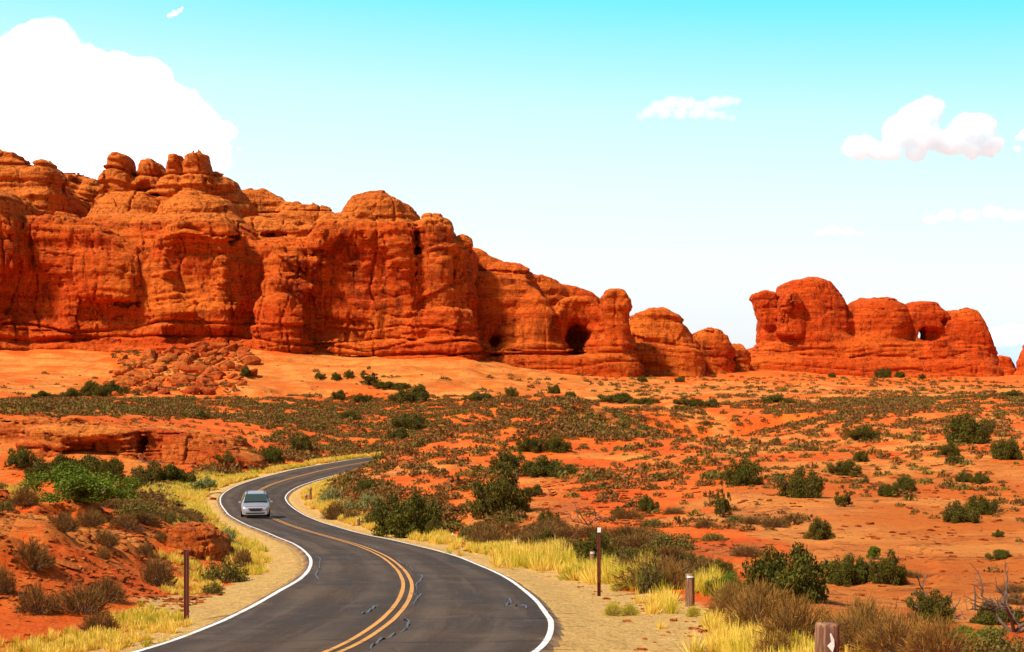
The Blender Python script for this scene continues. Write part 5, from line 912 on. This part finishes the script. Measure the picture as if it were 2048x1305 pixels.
# ------------------------------------------------------------------ minivan
M_BODY = Mat('silver_car_paint', .28, .5); M_BODY.b.inputs['Metallic'].default_value = .55; M_BODY.b.inputs['Coat Weight'].default_value = .5; M_BODY = M_BODY.fin((.50, .48, .50))
M_GLASS = Mat('dark_car_glass', .06, .6); M_GLASS = M_GLASS.fin((.035, .05, .045)); M_BLK = plain('black_car_plastic', (.012, .012, .013), .5, .3); M_TYRE = plain('tyre_rubber', (.02, .02, .02), .85, .2)
M_RIM = plain('alloy_rim', (.45, .45, .47), .3, .5, .8); M_LAMP = Mat('headlamp_glass', .08, .8); M_LAMP = M_LAMP.fin((.75, .76, .78)); M_CHR = plain('chrome_trim', (.62, .62, .64), .15, .6, .9)
def minivan():
    e = empty('minivan'); import bmesh
    # side profile stations: y (0 front .. 5.1 rear), top z, half width at the belt, half width at the roof, sill z, is-cabin
    S = [(0.00, .62, .62, .58, .34), (0.05, .78, .74, .68, .26), (.18, .90, .86, .78, .22), (.45, .99, .95, .84, .20), (.85, 1.06, .985, .86, .20), (1.18, 1.12, .99, .86, .20),
         (1.45, 1.32, 1.0, .80, .20), (1.75, 1.53, 1.0, .76, .20), (2.05, 1.68, 1.0, .735, .20), (2.4, 1.74, 1.0, .73, .20), (3.3, 1.755, 1.0, .73, .20), (4.2, 1.73, .99, .72, .20), (4.75, 1.66, .97, .70, .22), (4.95, 1.30, .95, .76, .26), (5.08, .95, .90, .80, .30), (5.12, .62, .82, .72, .34)]
    rows = []
    for (y, zt, wb, wr, zs) in S:
        belt = min(1.02, zt - .06); hood = zt < 1.2
        half = [(0, zs), (wb * .86, zs), (wb * .97, zs + .10), (wb, (zs + belt) * .5 + .05), (wb * .985, belt)]
        half += [(wb * .985 + (wr - wb * .985) * .5, belt + (zt - belt) * (.5 if not hood else .55)), (wr, zt - (.05 if not hood else .02)), (wr * .82, zt - .008), (wr * .4, zt + .006), (0, zt + .012)]
        pts = [(x, -y, z) for x, z in half] + [(-x, -y, z) for x, z in half[-2:0:-1]]; rows.append(pts)
    n = len(rows[0]); v = np.array(rows).reshape(-1, 3); i = np.arange(len(rows) * n).reshape(-1, n); j = np.roll(i, -1, 1); q_ = np.stack([i[:-1], i[1:], j[1:], j[:-1]], -1).reshape(-1, 4)
    me = mesh_np('body', v, q_, smooth=True, mats=[M_BODY]); bm = bmesh.new(); bm.from_mesh(me); bm.verts.ensure_lookup_table(); bm.faces.new([bm.verts[k] for k in i[0]]); bm.faces.new([bm.verts[k] for k in i[-1][::-1]]); bmesh.ops.recalc_face_normals(bm, faces=bm.faces[:]); bm.to_mesh(me); bm.free()
    b = link('body', me, e); md = b.modifiers.new('bev', 'BEVEL'); md.width = .02; md.segments = 2; md.limit_method = 'ANGLE'; md.angle_limit = R(35)
    def panel(name, pts, mat, th=.02, parent=e, out=(0, 1, 0)):
        bm = bmesh.new(); vs = [bm.verts.new(p_) for p_ in pts]; f = bm.faces.new(vs); f.normal_update(); nrm_ = f.normal.copy()
        if nrm_.dot(Vector(out)) < 0: nrm_ = -nrm_
        ex = bmesh.ops.extrude_face_region(bm, geom=[f]); [setattr(v_, 'co', v_.co + nrm_ * th) for v_ in ex['geom'] if isinstance(v_, bmesh.types.BMVert)]; bmesh.ops.recalc_face_normals(bm, faces=bm.faces[:])
        me = bpy.data.meshes.new(name); bm.to_mesh(me); bm.free(); me.materials.append(mat); return link(name, me, parent)
    panel('windshield', [(-.80, -1.22, 1.145), (.80, -1.22, 1.145), (.70, -1.98, 1.645), (-.70, -1.98, 1.645)], M_GLASS, .075)
    panel('wiper_cowl', [(-.82, -1.12, 1.118), (.82, -1.12, 1.118), (.81, -1.22, 1.14), (-.81, -1.22, 1.14)], M_BLK, .05)
    for s in (-1, 1):
        for y0, y1, y2, y3 in ((1.60, 2.55, 2.55, 2.05), (2.63, 3.55, 3.55, 2.63), (3.63, 4.68, 4.55, 3.63)):
            panel('side_window', [(s * .988, -y0, 1.05), (s * .988, -y1, 1.05), (s * .775, -y2, 1.62), (s * .775, -y3, 1.62)], M_GLASS, .02, out=(s, 0, .3))
        hl = panel('headlight', [(s * .46, -.10, .70), (s * .80, -.19, .72), (s * .93, -.50, .80), (s * .90, -.62, .94), (s * .72, -.34, .90), (s * .48, -.15, .83)], M_LAMP, .035, out=(s * .4, 1, .3))
        panel('fog_lamp', [(s * .66, -.055, .38), (s * .76, -.10, .38), (s * .76, -.10, .46), (s * .66, -.055, .46)], M_LAMP, .03)
        g = Geo(); g.box((s * 1.10, -1.62, 1.12), (.20, .12, .15), bev=.2); mr_ = link('mirror', g.mesh('mirror', [M_BODY]), e); g = Geo(); g.box((s * 1.0, -1.60, 1.06), (.12, .06, .05)); link('mirror_arm', g.mesh('mirror_arm', [M_BLK]), mr_)
        g = Geo(); g.box((s * .62, -3.1, 1.785), (.04, 2.2, .03)); link('roof_rail', g.mesh('roof_rail', [M_BLK]), e)
        for yy_ in (.95, 4.05):
            w = empty('wheel', (s * .90, -yy_, .34)); w.parent = e; a = np.linspace(0, 6.2832, 25)[:-1]; ringp = [(.22, -.11), (.31, -.12), (.34, -.09), (.34, .09), (.31, .12), (.22, .11)]
            v = np.array([[x, rd * math.cos(t), rd * math.sin(t)] for rd, x in ringp for t in a]); i = np.arange(6 * 24).reshape(6, 24); j = np.roll(i, -1, 1); i2 = np.roll(i, -1, 0); j2 = np.roll(j, -1, 0); g = Geo(); g.add(v, np.stack([i, j, j2, i2], -1).reshape(-1, 4)); link('tyre', g.mesh('tyre', [M_TYRE], True), w)
            g = Geo(); v, q_ = tube([(-.09, 0, 0), (.09, 0, 0)], [.225, .225], 24); g.add(v, q_); 
            for k in range(5): t = k * 1.2566; g.box((s * .095, .11 * math.cos(t), .11 * math.sin(t)), (.03, .05 + .17 * abs(math.cos(t)), .05 + .17 * abs(math.sin(t))))
            link('rim', g.mesh('rim', [M_RIM]), w)
            arc = panel('wheel_arch', [(s * 1.0, -yy_ + .42 * math.cos(t), .30 + .42 * math.sin(t)) for t in np.linspace(0, math.pi, 13)], M_BLK, .008, out=(s, 0, 0))
    panel('grille', [(-.50, -.005, .80), (.50, -.005, .80), (.46, .01, .715), (-.46, .01, .715)], M_BLK, .055); panel('grille', [(-.44, .0, .69), (.44, .0, .69), (.34, .01, .60), (-.34, .01, .60)], M_BLK, .05)
    panel('grille_bar', [(-.50, .05, .705), (.50, .05, .705), (.50, .05, .69), (-.50, .05, .69)], M_CHR, .02)
    panel('front_bumper', [(-.80, -.10, .56), (.80, -.10, .56), (.80, -.06, .30), (-.80, -.06, .30)], M_BODY, .12); panel('air_intake', [(-.70, .035, .47), (.70, .035, .47), (.60, .04, .37), (-.60, .04, .37)], M_BLK, .02)
    panel('bumper_lip', [(-.72, .0, .33), (.72, .0, .33), (.70, .0, .29), (-.70, .0, .29)], M_CHR, .075); panel('underside', [(-.82, -.10, .27), (.82, -.10, .27), (.82, -.10, .14), (-.82, -.10, .14)], M_BLK, .03)
    panel('hood_seam', [(-.70, -.20, .925), (.70, -.20, .925), (.70, -.22, .935), (-.70, -.22, .935)], M_BLK, .01, out=(0, .3, 1))
    return e
van = minivan(); k = int(np.argmin(np.abs(RC[:, 1] - 100.5))); of = 1.35; van.scale = (1.0, .82, .90)
# travelling toward the camera in its own right-hand lane (left of the picture)
c = RC[k]; pos_ = c[:2] + RN[k] * of; van.location = (pos_[0], pos_[1], c[2] + c[3] * of + .004); hd = math.atan2(-RT[k, 1], -RT[k, 0]) - math.pi / 2
van.rotation_euler = (math.atan2(-.045, 1) * 1.0, 0, hd - .10); tag(van, 'silver minivan driving down the curving road towards the viewer', 'minivan')
# ------------------------------------------------------------------ clouds: bodies of vapour, kilometres off
def cloud(name, balls, d, res, amp, lb, #
   dens_=1.0, flat=1.0, thr=0.0, depth=1.0, em=.25):
    B = np.array([[*P(x, y, d), r_ * d / F] for x, y, r_ in balls]); lo = (B[:, :3] - B[:, 3:4] * 1.5).min(0) - res * 4; hi = (B[:, :3] + B[:, 3:4] * 1.5).max(0) + res * 4; n = np.ceil((hi - lo) / res).astype(int); X = (lo[0] + np.arange(n[0]) * res)[:, None, None]; Y = (lo[1] + np.arange(n[1]) * res)[None, :, None]; Z = (lo[2] + np.arange(n[2]) * res)[None, None, :]
    Fd = np.full(n, 1e5, 'f4'); Dm = B[:, 3].mean()
    for x, y, z, rd in B: dd = (np.sqrt((X - x) ** 2 + ((Y - y) / depth) ** 2 + ((Z - z) / flat) ** 2) - rd).astype('f4'); k = Dm * .25; h = np.maximum(k - np.abs(Fd - dd), 0) / k; Fd = np.minimum(Fd, dd) - h * h * k * .25
    I = np.where(np.abs(Fd) < Dm * 1.2); x, y, z = lo[0] + I[0] * res, lo[1] + I[1] * res, lo[2] + I[2] * res; s_ = Dm * .9
    nz = (1 - np.abs(fbm(x / s_, y / s_, z / s_, 2)) * 2.2) * .55 + (1 - 2.2 * np.abs(fbm(x / s_ * 3, y / s_ * 3, z / s_ * 3, 3))) * .28; Fd[I] -= (nz * Dm * amp - Dm * thr).astype('f4'); Fd = np.clip(Fd, -res * 3, res * 3)
    g = vdb.FloatGrid(res * 3); g.copyFromArray(Fd.astype('f4')); pts, tris, quads = g.convertToPolygons(0., 0.); pts = pts * res + lo; me = mesh_np(name, pts, quads, tris if len(tris) else None, mats=[cloud_mat(name, dens_ * 2.2 / Dm, em)]); o = link(name, me); o.visible_shadow = True; return tag(o, lb, 'cloud')
def cloud_mat(nm, dn, EMI):
    m = bpy.data.materials.new(nm); m.use_nodes = True; t = m.node_tree; t.nodes.clear(); out_ = t.nodes.new('ShaderNodeOutputMaterial'); pv = t.nodes.new('ShaderNodeVolumePrincipled')
    pv.inputs['Color'].default_value = (.93, .98, 1, 1); pv.inputs['Density'].default_value = dn; pv.inputs['Anisotropy'].default_value = 0.0
    pv.inputs['Emission Strength'].default_value = dn * EMI; pv.inputs['Emission Color'].default_value = (.76, .90, 1.0, 1); t.links.new(pv.outputs[0], out_.inputs['Volume']); return m           # stands for light scattered very many times inside
sc.cycles.volume_bounces = 2
cloud('cumulus_cloud', [(70,110,58),(105,100,48),(150,140,55),(30,150,50),(-20,230,120),(100,210,120),(190,210,85),(255,180,62),(290,215,78),(330,260,80),(390,250,44),(400,290,48),(260,300,130),(100,340,150),(-60,380,160),(425,300,45)], 5200, 10, .45, 'huge white cumulus cloud towering at the left behind the cliff knobs', .9, 1, .1, em=.46)
cloud('cumulus_cloud', [(1830,240,34),(1858,222,30),(1800,262,32),(1845,270,36),(1935,260,34),(1960,255,28),(1900,280,32),(1720,295,26),(1745,300,22),(1780,300,24),(1980,290,24),(1700,296,15),(1830,300,22),(1940,298,22)], 6000, 6.5, .5, 'white puffy cloud with grey-blue shading high above the butte', .55, .9, .12, em=.185)
cloud('thin_cloud', [(1318,214,16),(1345,205,17),(1372,208,18),(1402,214,16),(1430,206,15),(1452,203,13),(1472,203,9),(1298,226,12),(1282,233,8),(1330,227,15),(1360,227,15),(1392,227,14),(1422,229,12),(1446,232,9),(1464,235,6)], 6000, 3.5, .9, 'small ragged white cloud in the middle right of the sky', .12, .7, .22)
cloud('thin_cloud', [(340,32,7),(350,27,8),(360,21,6),(364,16,4)], 6000, 3, .5, 'tiny white wisp at the top above the huge cumulus', .35, .8, .3)
cloud('thin_cloud', [(1860,440,16),(1895,430,20),(1940,430,20),(1985,424,22),(2025,432,22),(2070,428,26)], 7000, 8, .35, 'long pale low cloud at the right edge of the sky', .12, .6, .15)
cloud('thin_cloud', [(1640,466,11),(1665,460,15),(1695,463,14),(1720,468,9)], 7000, 6, .35, 'faint low cloud between the butte and the puffy cloud', .3, .6, .15)
cloud('thin_cloud', [(430,292,15),(455,295,13),(478,298,9)], 6500, 5, .35, 'thin trailing end of cloud right of the huge cumulus', .12, .6, .2)
cloud('thin_cloud', [(2040,275,10),(2052,268,14),(2035,298,8)], 6500, 5, .4, 'scrap of cloud at the right edge beside the puffy cloud', .3, .8, .2)
# ------------------------------------------------------------------ distant mountain range
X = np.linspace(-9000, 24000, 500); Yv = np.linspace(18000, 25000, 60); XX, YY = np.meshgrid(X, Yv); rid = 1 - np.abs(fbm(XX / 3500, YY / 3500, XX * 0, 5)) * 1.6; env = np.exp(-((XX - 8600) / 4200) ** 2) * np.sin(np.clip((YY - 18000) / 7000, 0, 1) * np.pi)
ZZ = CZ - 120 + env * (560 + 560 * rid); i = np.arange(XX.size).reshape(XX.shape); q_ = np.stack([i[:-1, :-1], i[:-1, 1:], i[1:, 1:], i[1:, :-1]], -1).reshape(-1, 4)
m = Mat('haze_painted_snowy_mountain', 1, 0); ps = m.n('ShaderNodeSeparateXYZ'); m.l(m.pos(), ps.inputs[0]); nz = m.noise(m.pos((.0015,) * 3), 1, 6, .6); c = m.mix(m.rng(m.math('ADD', ps.outputs['Z'], m.math('MULTIPLY', nz, 500)), 700, 900), (.34, .45, .60), (.9, .9, .93))  # pale blue is distance haze painted into the rock colour; white is snow
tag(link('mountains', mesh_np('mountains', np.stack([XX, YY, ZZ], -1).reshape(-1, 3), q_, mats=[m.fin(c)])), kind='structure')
print('all', time.time() - T0)
